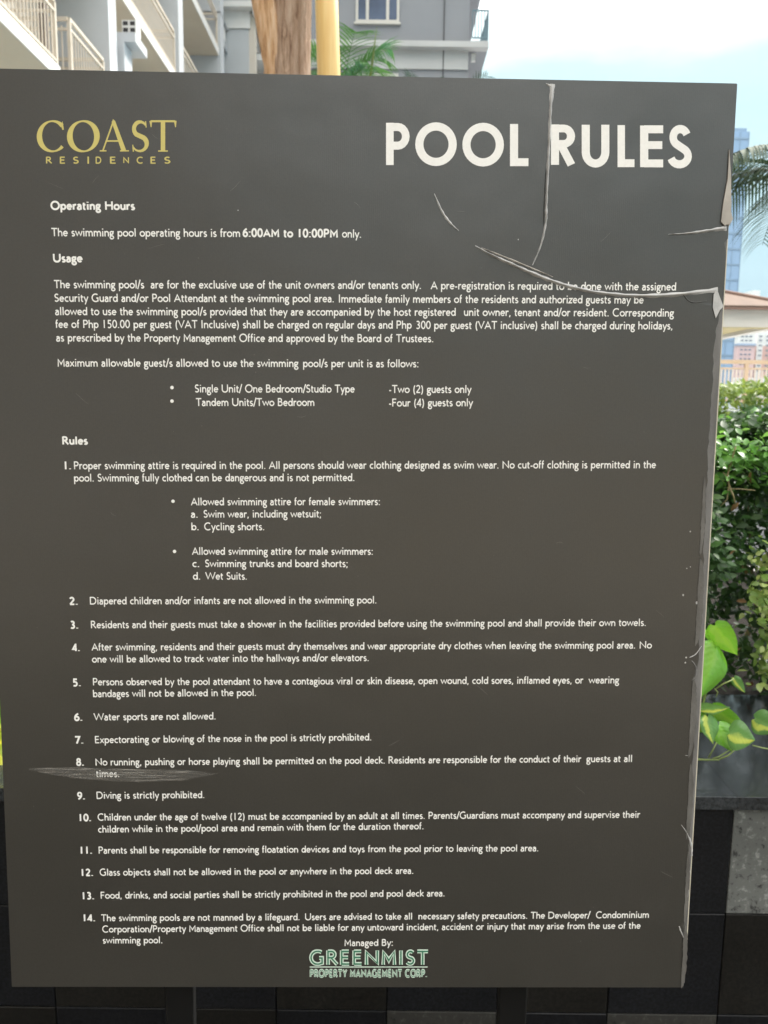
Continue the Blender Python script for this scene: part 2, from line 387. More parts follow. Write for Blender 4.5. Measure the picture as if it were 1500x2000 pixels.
MB().box(SW/2, SW/2+.0008, .0016, .0166, Z0-SH/2+.004, Z0-SH/2+.0445).build('board_edge', M['core'], sroot)
# vinyl wraps over the top and the left side of the board
MB().box(-SW/2-.0006, SW/2, .0005, .017, Z0+SH/2, Z0+SH/2+.0007).build('top_wrap', M['vinyl'], sroot)
MB().box(-SW/2-.0007, -SW/2, .0005, .017, Z0-SH/2, Z0+SH/2).build('side_wrap', M['vinyl'], sroot)
MB().box(SW/2, SW/2+.0007, .0005, .017, Z0+SH/2-.118, Z0+SH/2).build('side_wrap', M['vinyl'], sroot)
# stand
for px in (341, 1010):
    x, _ = sp(px, 1928)
    bevel(MB().box(x-.016, x+.016, .019, .034, .002, Z0+.3).build('leg', M['black_metal'], sroot), .002)
    MB().box(x-.03, x+.03, .034, .38, .002, .02).build('foot', M['black_metal'], sroot)
bevel(MB().box(-.29, .24, .034, .042, Z0-.2, Z0-.16).build('cross_bar', M['black_metal'], sroot), .001)

# ---- lettering drawn stroke by stroke
def arc(cx, cy, rx, ry, a0, a1, n=None):
    n = n or max(4, int(abs(a1-a0)/22))
    return [(cx+rx*math.cos(R(a0+(a1-a0)*i/n)), cy+ry*math.sin(R(a0+(a1-a0)*i/n))) for i in range(n+1)]
def ring(cx, cy, rx, ry, n=20): return arc(cx, cy, rx, ry, 90, 450, n)
def dot(x, y): return [(x-.1, y-6), (x-.1, y+6)]
G = {}
def g(ch, adv, *st): G[ch] = (adv, st)
g(' ', 41)
g('a', 63, arc(28,44,19,16,155,90)+arc(29,44,19,16,80,0)+[(48,0)], arc(48,36,30,6,90,150)[1:]+arc(27,18,18,14,140,340))
g('b', 75, [(12,100),(12,0)], ring(40,33,25,27))
g('c', 62, arc(38,33,28,27,55,305))
g('d', 75, [(63,100),(63,0)], ring(35,33,25,27))
g('e', 70, [(9,35),(60,35)]+arc(35,33,26,27,6,320))
g('f', 42, [(17,0),(17,76)]+arc(31,78,14,18,180,70), [(4,60),(36,60)])
g('g', 64, ring(30,43,20,17), arc(20,20,10,10,140,240)+[(22,10),(42,6)]+arc(32,-12,24,17,50,-230)+[(18,5)], [(44,56),(62,60)])
g('h', 72, [(12,100),(12,0)], [(12,38)]+arc(36,38,23,22,150,0)+[(59,0)])
g('i', 33, [(16,66),(16,0)], dot(16,89))
g('j', 33, [(19,66),(19,-12)]+arc(5,-12,14,15,0,-80), dot(19,89))
g('k', 67, [(12,100),(12,0)], [(58,63),(14,33)], [(18,37),(62,2)])
g('l', 33, [(16,100),(16,0)])
g('m', 112, [(12,66),(12,0)], [(12,38)]+arc(33,38,21,22,150,0)+[(54,0)], [(54,38)]+arc(77,38,21,22,150,0)+[(98,0)])
g('n', 72, [(12,66),(12,0)], [(12,38)]+arc(36,38,23,22,150,0)+[(59,0)])
g('o', 76, ring(38,33,30,27))
g('p', 75, [(12,66),(12,-33)], ring(40,33,25,27))
g('q', 75, [(63,66),(63,-33)], ring(35,33,25,27))
g('r', 50, [(12,66),(12,0)], [(12,34)]+arc(34,36,20,24,150,75)+[(47,57)])
g('s', 54, arc(28,47,17,13,40,235)+arc(26,18,18,13,60,-150))
g('t', 46, [(18,84),(18,16)]+arc(31,18,13,12,190,300), [(4,60),(40,60)])
g('u', 72, [(12,66),(12,28)]+arc(35,28,23,22,180,330)+[(59,30)], [(59,66),(59,0)])
g('v', 64, [(4,66),(32,2),(60,66)])
g('w', 101, [(4,66),(27,3),(51,64),(75,3),(97,66)])
g('x', 65, [(6,66),(58,0)], [(57,66),(5,0)])
g('y', 64, [(5,66),(33,4)], [(60,66),(18,-33)])
g('z', 60, [(6,60),(51,60),(7,6),(55,6)])
g('A', 98, [(5,0),(48,96),(92,0)], [(20,32),(77,32)])
g('B', 82, [(14,0),(14,100)], [(14,94),(36,94)]+arc(40,74,21,20,80,-80)+[(16,54)], [(16,54),(42,54)]+arc(44,30,25,24,85,-85)+[(14,6)])
g('C', 103, arc(59,50,49,46,50,310,16))
g('D', 108, [(14,0),(14,100)], [(14,94),(48,94)]+arc(50,50,45,44,85,-85,10)+[(14,6)])
g('E', 78, [(14,0),(14,100)], [(14,94),(66,94)], [(14,52),(61,52)], [(14,6),(69,6)])
g('F', 72, [(14,0),(14,100)], [(14,94),(64,94)], [(14,51),(59,51)])
g('G', 108, arc(59,50,49,46,55,300,16)+[(92,12),(92,48),(70,48)])
g('H', 107, [(14,0),(14,100)], [(92,0),(92,100)], [(14,53),(92,53)])
g('I', 40, [(19,0),(19,100)])
g('J', 42, [(24,100),(24,0)]+arc(8,0,16,18,0,-80))
g('K', 94, [(14,0),(14,100)], [(80,98),(18,48)], [(24,53),(86,2)])
g('L', 72, [(14,100),(14,6),(67,6)])
g('M', 113, [(14,0),(17,96),(56,30),(95,96),(98,0)])
g('N', 110, [(14,0),(14,93),(94,7),(94,100)])
g('O', 115, ring(57,50,49,46,28))
g('P', 78, [(14,0),(14,100)], [(14,94),(40,94)]+arc(42,70,25,24,85,-85)+[(14,46)])
g('Q', 115, ring(57,50,49,46,28), [(60,20),(100,-16)])
g('R', 88, [(14,0),(14,100)], [(14,94),(38,94)]+arc(41,72,23,22,85,-85)+[(14,50)], [(36,50),(82,1)])
g('S', 70, arc(36,72,23,22,35,240,10)+arc(33,28,25,22,55,-150,10))
g('T', 86, [(43,0),(43,96)], [(3,94),(83,94)])
g('U', 105, [(13,100),(13,38)]+arc(52,38,39,33,180,360,10)+[(91,100)])
g('V', 94, [(4,100),(47,3),(90,100)])
g('W', 152, [(4,100),(40,4),(76,96),(112,4),(148,100)])
g('X', 94, [(8,100),(86,0)], [(84,100),(6,0)])
g('Y', 86, [(4,100),(43,48),(82,100)], [(43,50),(43,0)])
g('Z', 88, [(8,94),(78,94),(10,6),(80,6)])
g('0', 73, ring(36,50,27,45))
g('1', 73, [(36,0),(36,100)])
g('2', 73, arc(34,70,23,25,160,-25)+[(12,8)], [(8,6),(64,6)])
g('3', 73, arc(32,74,21,21,140,-75)+[(28,53)], arc(32,28,24,23,80,-140))
g('4', 73, [(66,26),(8,26),(50,94)], [(50,100),(50,0)])
g('5', 73, [(60,94),(22,94),(20,58)]+arc(32,31,26,27,85,-135))
g('6', 73, ring(37,31,25,26), [(56,98)]+arc(66,32,55,62,125,170))
g('7', 73, [(8,94),(62,94),(28,0)])
g('8', 73, ring(36,74,20,20), ring(36,28,25,24))
g('9', 73, ring(36,69,25,26), [(17,2)]+arc(7,68,55,62,-55,-10))
g('.', 34, dot(16,6.2))
g(',', 34, [(17,12),(14,-2),(9,-14)])
g(':', 34, dot(16,6.2), dot(16,58))
g(';', 34, [(17,12),(14,-2),(9,-14)], dot(16,58))
g('-', 44, [(6,30),(37,30)])
g('/', 42, [(2,-8),(40,106)])
g('(', 44, arc(62,38,46,76,130,230))
g(')', 44, arc(-20,38,46,76,50,-50))
# a geometric bold for the heading
H = {}
def h(ch, *st): H[ch] = st
q_ = 10
h('P', [(q_,0),(q_,100)], [(q_,90),(30,90)]+arc(30,68,20,22,90,-90,10)+[(q_,46)])
h('O', ring(48,50,39,41,36))
h('L', [(q_,100),(q_,9),(44,9)])
h('R', [(q_,0),(q_,100)], [(q_,90),(30,90)]+arc(31,71,17,19,90,-90,10)+[(q_,52)], [(24,50),(49,0)])
h('U', [(q_,100),(q_,36)]+arc(33,36,23,27,180,360,14)+[(56,100)])
h('E', [(q_,0),(q_,100)], [(q_,91),(54,91)], [(q_,53),(52,53)], [(q_,9),(54,9)])
h('S', arc(28,72,18,19,20,236,14)+arc(26,28,22,19,60,-165,14))

def stroke_quads(pts, w, out_v, out_f, layer, closed_hint=False):
    """widen a polyline; w is a number or one width per point"""
    if not hasattr(w, '__len__'):
        cl = [pts[0]]
        for p in pts[1:]:
            if abs(p[0]-cl[-1][0])+abs(p[1]-cl[-1][1]) > .05: cl.append(p)
        pts = cl
    n = len(pts); ws = w if hasattr(w, '__len__') else [w]*n
    closed = n > 6 and abs(pts[0][0]-pts[-1][0]) < .01 and abs(pts[0][1]-pts[-1][1]) < .01
    Ls, Rs = [], []
    for i in range(n):
        if closed: a = pts[(i-1) % (n-1)] if i > 0 else pts[n-2]; b = pts[i+1] if i < n-1 else pts[1]
        else: a = pts[max(i-1, 0)]; b = pts[min(i+1, n-1)]
        p = pts[i]
        d1 = (p[0]-a[0], p[1]-a[1]); d2 = (b[0]-p[0], b[1]-p[1])
        if d1 == (0, 0): d1 = d2
        if d2 == (0, 0): d2 = d1
        l1 = math.hypot(*d1) or 1; l2 = math.hypot(*d2) or 1
        n1 = (-d1[1]/l1, d1[0]/l1); n2 = (-d2[1]/l2, d2[0]/l2)
        mx_, my_ = n1[0]+n2[0], n1[1]+n2[1]; ml = math.hypot(mx_, my_) or 1e-6
        mx_, my_ = mx_/ml, my_/ml; c = max(mx_*n1[0]+my_*n1[1], .42)
        k = ws[i]/2/c
        Ls.append((p[0]+mx_*k, p[1]+my_*k)); Rs.append((p[0]-mx_*k, p[1]-my_*k))
    base = len(out_v)
    for l_, r_ in zip(Ls, Rs): out_v.append((*l_, layer)); out_v.append((*r_, layer))
    for i in range(n-1): out_f.append((base+2*i, base+2*i+1, base+2*i+3, base+2*i+2))

CLAMP = {c: (-1, 101) for c in 'AVWMNKXYZELFT4'}; CLAMP.update({c: (-1, 67) for c in 'vwxz'}); CLAMP['y'] = (-34, 67); CLAMP['k'] = (-1, 101)
def lay(text, w, track=0):
    """-> verts (x,y,layer), faces, ink extents"""
    V, F, x = [], [], 0; ex = (w-12)*.55
    lo, hi = 1e9, -1e9
    for ch in text:
        adv, st = G[ch]
        off = x + ex/2
        for k, s in enumerate(st):
            s2 = [(px+off, py) for px, py in s]
            # dots keep a square proportion
            ww = w*1.12 if len(s) == 2 and abs(s[0][0]-s[1][0]) < .01 and abs(s[0][1]-s[1][1]) < 13 else w
            b = len(V); stroke_quads(s2, ww, V, F, k)
            if ch in CLAMP: a_, c_ = CLAMP[ch]; V[b:] = [(p[0], min(max(p[1], a_), c_), p[2]) for p in V[b:]]
            xs = [p[0] for p in V[b:]]; lo = min(lo, min(xs)); hi = max(hi, max(xs))
        x += adv + ex + track
    return V, F, lo, hi
LIFT = -.00025
UNIT = None
def put_line(name, text, x0, b0, x1, b1, mat, w=12.5, cap=None, lift=LIFT, ycomp=1.0, track=0):
    V, F, lo, hi = lay(text, w, track)
    A = Vector(sp(x0, b0)); B = Vector(sp(x1, b1)); d = B-A; ln = d.length; ex_ = d/ln; ey = Vector((-ex_.y, ex_.x))
    sx = ln/(hi-lo); sy = cap if cap else UNIT
    if name is None: return sx, sy
    vs = []
    for x, y, k in V:
        p = A + ex_*((x-lo)*sx) + ey*(y*sy*ycomp)
        vs.append((p.x, lift-k*.000012, Z0+p.y))
    me = bpy.data.meshes.new(name); me.from_pydata(vs, [], F); me.update()
    o = link(name, me, mat, sroot); return o
_a = sp(102, 462); _b = sp(102, 445.8); UNIT = (_a[1]-_b[1])/-100
T = []   # text, x0, base0, x1, base1, stroke
def tl(*a): T.append(a)
WI = M['white_ink']
BODY = [
 ('Operating Hours', 99,409.5,264,410,23),
 ('The swimming pool operating hours is from', 101,461.5,469,463,0), ('6:00AM to 10:00PM', 474,462.5,660,464,23), ('only.', 668,464,705,464.5,0),
 ('Usage', 104,512,162,512,23),
 ('The swimming pool/s  are for the exclusive use of the unit owners and/or tenants only.', 106,563,822,564.5,0),
 ('A pre-registration is required to be done with the assigned', 841,565,1320,567.5,0),
 ('Security Guard and/or Pool Attendant at the swimming pool area.', 107,589.5,652,590.5,0), ('Immediate family members of the residents and authorized guests may be', 662,591,1257,593,0),
 ('allowed to use the swimming pool/s provided that they are accompanied by the host registered', 108,615.5,890,617,0), ('unit owner, tenant and/or resident. Corresponding', 906,617,1316,618.5,0),
 ('fee of Php 150.00 per guest (VAT Inclusive) shall be charged on regular days and Php', 109,640.5,804,642,0), ('300 per guest (VAT inclusive) shall be charged during holidays,', 813,642.5,1313,643.5,0),
 ('as prescribed by the Property Management Office and approved by the Board of Trustees.', 110,667,846,668.5,0),
 ('Maximum allowable guest/s allowed to use the swimming', 113,716,583,716.8,0), ('pool/s per unit is as follows:', 592,717,817,717.5,0),
 ('Single Unit/ One Bedroom/Studio Type', 381,766.5,693,766.8,0), ('-Two (2) guests only', 760,767.5,921,767.5,0),
 ('Tandem Units/Two Bedroom', 383,793,614,793,0), ('-Four (4) guests only', 760,794,924,793.5,0),
 ('Rules', 122,868,172,868,23),
 ('1.', 127,916.5,139,916.5,23), ('Proper swimming attire is required in the pool. All persons should wear clothing designed as swim wear. No cut-off clothing is permitted in the', 145,916.5,1281,914.5,0),
 ('pool. Swimming fully clothed can be dangerous and is not permitted.', 145,940.5,692,939.5,0),
 ('Allowed swimming attire for female swimmers:', 373,987,742,986.5,0),
 ('a.', 373,1011,386,1011,0), ('Swim wear, including wetsuit;', 398,1011,627,1010.5,0), ('b.', 374,1035.5,388,1035.5,0), ('Cycling shorts.', 399,1035.5,516,1035.5,0),
 ('Allowed swimming attire for male swimmers:', 375,1083.5,728,1083.5,0),
 ('c.', 376,1107.5,389,1107.5,0), ('Swimming trunks and board shorts;', 401,1107.5,679,1107.5,0), ('d.', 377,1132,391,1132,0), ('Wet Suits.', 401,1132,482,1132,0),
 ('2.', 136,1181,152,1181,23), ('Diapered children and/or infants are not allowed in the swimming pool.', 176,1180.5,735,1178.5,0),
 ('3.', 138,1227.5,153,1227.5,23), ('Residents and their guests must take a shower in the facilities provided before using the swimming pool and shall provide their own towels.', 178,1227,1261,1222.5,0),
 ('4.', 140,1271.5,156,1271.5,23), ('After swimming, residents and their guests must dry themselves and wear appropriate dry clothes when leaving the swimming pool area.', 179,1270.5,1240,1266.5,0), ('No', 1249,1266.5,1273,1266.3,0),
 ('one will be allowed to track water into the hallways and/or elevators.', 180,1294,720,1291,0),
 ('5.', 143,1340,158,1340,23), ('Persons observed by the pool attendant to have a contagious viral or skin disease, open wound, cold sores, inflamed eyes, or', 182,1338.5,1139,1334.8,0), ('wearing', 1149,1334.8,1209,1334.5,0),
 ('bandages will not be allowed in the pool.', 182,1361.5,500,1359,0),
 ('6.', 145,1407.5,161,1407.5,23), ('Water sports are not allowed.', 183,1407,421,1405,0),
 ('7.', 147,1452,163,1452,23), ('Expectorating or blowing of the nose in the pool is strictly prohibited.', 186,1451.5,725,1446,0),
 ('8.', 149,1495,164,1495,23), ('No running, pushing or horse playing shall be permitted on the pool deck. Residents are responsible for the conduct of their', 187,1495,1135,1488.5,0), ('guests at all', 1145,1488.5,1234,1488,0),
 ('times.', 188,1517.5,233,1517.5,0),
 ('9.', 151,1561,166,1561,23), ('Diving is strictly prohibited.', 189,1560,399,1558.5,0),
 ('10.', 156,1603.5,178,1603.5,23), ('Children under the age of twelve (12) must be accompanied by an adult at all times. Parents/Guardians must accompany and supervise their', 191,1602.5,1250,1597,0),
 ('children while in the pool/pool area and remain with them for the duration thereof.', 192,1626,827,1619.5,0),
 ('11.', 158,1667,180,1667,23), ('Parents shall be responsible for removing floatation devices and toys from the pool prior to leaving the pool area.', 193,1667,1051,1662.5,0),
 ('12.', 160,1710.5,182,1710.5,23), ('Glass objects shall not be allowed in the pool or anywhere in the pool deck area.', 195,1710,807,1706.5,0),
 ('13.', 162,1756,184,1756,23), ('Food, drinks, and social parties shall be strictly prohibited in the pool and pool deck area.', 197,1755,868,1750.5,0),
 ('14.', 164,1799,186,1799,23), ('The swimming pools are not manned by a lifeguard.', 198,1799,585,1797,0), ('Users are advised to take all  necessary safety precautions. The Developer/  Condominium', 596,1797,1267,1792.5,0),
 ('Corporation/Property Management Office shall not be liable for any untoward incident, accident or injury that may arise from the use of the', 200,1821,1251,1813.5,0),
 ('swimming pool.', 201,1842.5,317,1842,0),
 ('Managed By:', 673,1847.5,767,1847,0),
]
for (t, x0, b0, x1, b1, wt) in BODY:
    nm = 'heading_line' if wt and t[0].isalpha() else ('rule_number' if wt and len(t) <= 3 else 'text_line')
    put_line(nm, t, x0, b0, x1, b1, WI, wt or 15.5)
for (x, y) in ((336,757),(336,783.5),(338,979),(341,1077)):
    u_, v_ = sp(x, y); r_ = .0018
    MB().poly([(u_+r_*math.cos(a*.5236), LIFT, Z0+v_+r_*math.sin(a*.5236)) for a in range(12)]).build('bullet', WI, sroot)
def glyph_box(name, strokes, wd, x0, x1, yt, yb, mat, lift=LIFT, pad=0):
    """draw strokes so that their ink fills the photo box x0..x1, yt..yb"""
    V, F = [], []
    for k, s in enumerate(strokes):
        pts, ww = s if isinstance(s, tuple) else (s, wd)
        stroke_quads(pts, ww, V, F, k)
    return V, F
def place_glyphs(name, items, mat, lift=LIFT, grow=0):
    vs, fs = [], []
    for (V, F, x0, x1, yt, yb) in items:
        lo = min(p[0] for p in V); hi = max(p[0] for p in V); bo = min(p[1] for p in V); to = max(p[1] for p in V)
        if grow: lo += grow; hi -= grow; bo += grow; to -= grow
        A = sp(x0, yb); B = sp(x1, yb); C = sp(x0, yt); D = sp(x1, yt); n = len(vs)
        for x, y, k in V:
            a = (x-lo)/(hi-lo); b = (y-bo)/(to-bo)
            X = (A[0]*(1-a)+B[0]*a)*(1-b)+(C[0]*(1-a)+D[0]*a)*b
            Z = (A[1]*(1-a)+B[1]*a)*(1-b)+(C[1]*(1-a)+D[1]*a)*b
            vs.append((X, lift-k*.000012, Z0+Z))
        fs += [tuple(n+i for i in f) for f in F]
    me = bpy.data.meshes.new(name); me.from_pydata(vs, [], fs); me.update(); return link(name, me, mat, sroot)
def trimbox(V, lo=0, hi=100): return [(x, min(max(y, lo), hi), k) for x, y, k in V]
items = []
for ch, x0, x1 in (('P',754,800),('O',811,892),('O',903,984),('L',996,1032)):
    V, F = glyph_box('', H[ch], 19, 0, 0, 0, 0, None); t = (x0-754)/600
    items.append((V, F, x0, x1, 240+t*6-(1.5 if ch == 'O' else 0), 322.5+t*5.5+(1.5 if ch == 'O' else 0)))
items2 = []
for ch, x0, x1 in (('R',1076,1123),('U',1136,1190),('L',1206,1239),('E',1250,1295),('S',1304,1351)):
    V, F = glyph_box('', H[ch], 19, 0, 0, 0, 0, None); t = (x0-754)/600
    items2.append((V, F, x0, x1, 240+t*6-(1.2 if ch in 'S' else 0), 322.5+t*5.5+(1.5 if ch in 'US' else 0)))
for it in items+items2: place_glyphs('title_letter', [it], WI)
# serif capitals of the logo, drawn with swelling strokes
def swell(pts, f): return (pts, [f(i/(len(pts)-1)) for i in range(len(pts))])
def serif(x, y, w_, d): # thin slab with bracket
    return ([(x-w_/2, y+d*1.6), (x+w_/2, y+d*1.6)], 3.4)
def ringsw(cx, cy, rx, ry, thick, thin, a0=90, a1=450, n=40):
    p = arc(cx, cy, rx, ry, a0, a1, n)
    return (p, [thin+(thick-thin)*abs(math.cos(R(a0+(a1-a0)*i/n-8)))**1.6 for i in range(n+1)])
SER = {
 'C': [ringsw(52,50,43,47,14,4,44,318,36), ([(84,96),(86,70)], [1,4.5]), ([(82,84),(86,70)], [5,3])],
 'O': [ringsw(52,50,43,47,14.5,4)],
 'A': [([(9,2),(46,97)], 4.2), ([(46,99),(84,2)], [10,13]), ([(23,34),(70,34)], 4), serif(10,0,24,1.2), serif(86,0,32,1.2), ([(46,104),(46,94)], [2,7])],
 'S': [(arc(29,74,20,22,30,232,12)+arc(27,27,23,23,58,-155,12), [4,5,6,7,8.5,9.5,10,10,10,10,10.5,11,11.5,12,12,12,11,10,9,8,7,6,5,4.5,4,4][:26]), ([(46,98),(48,78)], [3,2.5]), ([(5,24),(7,2)], [2.5,3])],
 'T': [([(42,2),(42,97)], 11.5), ([(2,97),(82,97)], 5), ([(2,98),(3,78)], [7,2]), ([(82,98),(83,78)], [7,2]), serif(42,0,32,1.2)],
}
items = []
for ch, x0, x1 in (('C',72,125),('O',131,195),('A',195,252),('S',258,291),('T',292,345)):
    st = SER[ch]; V, F = [], []
    for k, (pts, ww) in enumerate(st):
        if hasattr(ww, '__len__') and len(ww) != len(pts): ww = (list(ww)+[ww[-1]]*len(pts))[:len(pts)]
        ww = [q*1.25 for q in ww] if hasattr(ww, '__len__') else ww*1.25
        stroke_quads(pts, ww, V, F, k)
    items.append((V, F, x0, x1, 235 if ch not in 'A' else 233.5, 296.5 if ch not in 'OCS' else 297.5))
for it in items: place_glyphs('logo_letter', [it], M['gold_ink'])
items = []
xs = [(90,102),(117,127),(143,154),(171,174),(187,198),(215,226),(241,252),(267,279),(294,304),(321,333)]
for ch, (x0, x1) in zip('RESIDENCES', xs):
    V, F = [], []
    for k, s in enumerate(G[ch][1]): stroke_quads(s, 18, V, F, k)
    items.append((V, F, x0, x1, 306, 320))
place_glyphs('logo_subtitle', items, M['gold_ink'])
# manager's logo: mint outline, dark green inside
def spread(text, x0, x1, w, over=0):
    V, F, lo, hi = lay(text, w); return V, F, lo, hi
for (txt, x0, x1, yt, yb, w_out, w_in) in (('GREENMIST',604,836,1854,1886,27,11), ('PROPERTY MANAGEMENT CORP.',605,834,1892,1909.5,34,9)):
    V, F, lo, hi = lay(txt, 25)
    base_adv = G
    ref = None
    for (ww, mt, lf) in ((w_out, 'mint_ink', LIFT), (w_in, 'green_ink', LIFT-.00025)):
        V, F = [], []; x = 0; pad = ww/2-6
        for ch in txt:
            adv, st = G[ch]
            for k, s in enumerate(st):
                b_ = len(V); stroke_quads([(a+x, b) for a, b in s], ww, V, F, k)
                V[b_:] = [(p[0], min(max(p[1], -pad), 100+pad), p[2]) for p in V[b_:]]
            x += adv+14
        if ref is None: ref = (min(p[0] for p in V), max(p[0] for p in V), min(p[1] for p in V), max(p[1] for p in V))
        A_ = sp(x0, yb); B_ = sp(x1, yb); C_ = sp(x0, yt); D_ = sp(x1, yt); vs = []
        for x_, y_, k in V:
            a = (x_-ref[0])/(ref[1]-ref[0]); b = (y_-ref[2])/(ref[3]-ref[2])
            vs.append(((A_[0]*(1-a)+B_[0]*a)*(1-b)+(C_[0]*(1-a)+D_[0]*a)*b, lf-k*.000012, Z0+(A_[1]*(1-a)+B_[1]*a)*(1-b)+(C_[1]*(1-a)+D_[1]*a)*b))
        nm = 'company_name' if mt == 'mint_ink' else 'company_name_fill'
        me = bpy.data.meshes.new(nm); me.from_pydata(vs, [], F); me.update(); link(nm, me, M[mt], sroot)
A, B = sp(605, 1888), sp(835, 1888)
MB().poly([(A[0], LIFT-.0003, Z0+A[1]+.0006), (A[0], LIFT-.0003, Z0+A[1]-.0006), (B[0], LIFT-.0003, Z0+B[1]-.0006), (B[0], LIFT-.0003, Z0+B[1]+.0006)]).build('underline', M['mint_ink'], sroot)
# creases: tapered raised folds in the vinyl
def ridge(pts, wpx, hmm, mat='crease', name='crease', skew=0.35):
    n = 40; P2 = [Vector(sp(*p)) for p in pts]
    # Catmull-Rom
    out = []
    for i in range(len(P2)-1):
        p0 = P2[max(i-1, 0)]; p1 = P2[i]; p2 = P2[i+1]; p3 = P2[min(i+2, len(P2)-1)]
        for k in range(8):
            t = k/8; out.append(.5*((2*p1)+(-p0+p2)*t+(2*p0-5*p1+4*p2-p3)*t*t+(-p0+3*p1-3*p2+p3)*t**3))
    out.append(P2[-1]); mb = MB(); m_ = len(out); prof = [(-1,0),(-.62,.38),(-.22,.9),(skew*.3,1),(.5,.55),(1,0)]
    for i, p in enumerate(out):
        t = (out[min(i+1, m_-1)]-out[max(i-1, 0)]).normalized(); nn = Vector((-t.y, t.x)); f = i/(m_-1)
        ws = wpx[0]+(wpx[1]-wpx[0])*f if len(wpx) == 2 else np.interp(f, np.linspace(0, 1, len(wpx)), wpx)
        ws = ws*(SW/1450)/2*(1+.18*math.sin(i*1.7)+.1*math.sin(i*.6)); hh = hmm*.001*min(1, f*8+.05, (1-f)*8+.05)*(.8+.2*math.sin(i*.9))
        for a, b in prof:
            mb.v.append((p.x+nn.x*a*ws, -b*hh-.0001, Z0+p.y+nn.y*a*ws))
    k = len(prof)
    for i in range(m_-1):
        for j in range(k-1): mb.f.append((i*k+j, (i+1)*k+j, (i+1)*k+j+1, i*k+j+1))
    return mb.build(name, M[mat], sroot, smooth=True)
ridge([(1079,164),(1075,215),(1073,270),(1070,330),(1067,400),(1066,435),(1056,480),(1040,518)], [9,5.5,5,5,4.5,3.5,1.5], 2.6)
ridge([(1066,330),(1063,400),(1061,440)], [1,2.5,1], 1.2, 'vinyl')
ridge([(848,378),(864,414),(880,436),(896,451)], [1,4.5,4,1], 1.2)
ridge([(928,480),(960,498),(1000,516),(1050,538),(1100,556),(1160,570),(1230,577),(1310,576),(1402,566)], [1.5,5,6.5,7.5,7,6.5,7.5,9], 3.0)
ridge([(940,484),(1000,508),(1080,541)], [1,4,1], 1.6, 'flap')
ridge([(1305,458),(1340,456),(1380,451),(1419,445)], [1,3.5,5.5,9], 2.2)
ridge([(1332,573),(1350,590),(1380,588)], [1,3,1], .8, 'vinyl')
ridge([(1066,163),(1077,170),(1082,182)], [1,5,1], .8)
# edge lumps, flap and chips
def patch(pts, y, mat, name, th=.0006):
    q = [sp(*p) for p in pts]; n = len(q); mb = MB()
    mb.v = [(a, y, Z0+b) for a, b in q]+[(a, y+th, Z0+b) for a, b in q]
    mb.f = [tuple(range(n))[::-1], tuple(range(n, 2*n))]+[(i, (i+1) % n, (i+1) % n+n, i+n) for i in range(n)]
    return mb.build(name, M[mat], sroot)
patch([(1423,293),(1420,350),(1411,400),(1407,434),(1414,441),(1425,437),(1427,400),(1426,340)], -.0018, 'flap', 'torn_flap', .0014)
patch([(1426,408),(1431,428),(1424,441),(1418,438)], -.0006, 'flap', 'torn_flap')
patch([(1393,575),(1400,566),(1404,578),(1412,599),(1405,606),(1397,622),(1391,600)], -.0013, 'crease', 'torn_flap')
ridge([(1346,1284),(1358,1278),(1370,1262)], [1,3,1], 1.2); ridge([(1350,1290),(1358,1302),(1358,1318),(1350,1330)], [3,5,5,1], 2.0, 'core')
ridge([(1330,1610),(1342,1628),(1350,1650),(1351,1672)], [1,3,5,3], 1.2); ridge([(1348,1700),(1344,1740),(1340,1775)], [1,3,1], 1.0)
ridge([(1352,1395),(1358,1415),(1352,1440)], [2,5,2], 1.2, 'core'); ridge([(1326,1808),(1331,1822),(1340,1840)], [3,3,1], .8)
M['film'] = mottled('dull_edge_film', (.06,.058,.055), (.17,.165,.155), 30, .35, .0004, sc=(1,1,.4)).m
def film(y0_, y1_, a0, a1, n_=26):
    L_, R_ = [], []
    for i in range(n_+1):
        py = y0_+(y1_-y0_)*i/n_; e = 1437-98*(py-167)/1764; tt_ = max(math.sin(math.pi*i/n_), 0)**.4
        L_.append((e-a0-2*tt_*random.random(), py)); R_.append((e-a0+(a0-a1)*tt_*random.uniform(.8, 1.05), py))
    patch(L_+R_[::-1], -.0009, 'film', 'edge_film', .0005)
film(1090, 1262, 19, 7); film(1325, 1480, 20, 8); film(1490, 1640, 16, 6); film(1660, 1800, 11, 4); film(930, 1085, 20, 13); film(1805, 1929, 9, .5)
ridge([(1338,1475),(1348,1476)], [1,2], .4)
for (x, y, r_) in ((1361,1177,3.4),(1363,1199,2.6),(1334,1162,2.2),(1340,1284,2),(1338,1294,1.8),(1348,1038,1.6),(1341,1110,1.3),(465,411,1.3),(1012,468,1.2),(1348,1107,1.2)):
    u_, v_ = sp(x, y); rr_ = r_*SW/1450
    MB().poly([(u_+rr_*math.cos(a*.785)*random.uniform(.7,1.2), LIFT-.0002, Z0+v_+rr_*math.sin(a*.785)*random.uniform(.8,1.3)) for a in range(8)]).build('chip', M['crease'], sroot)
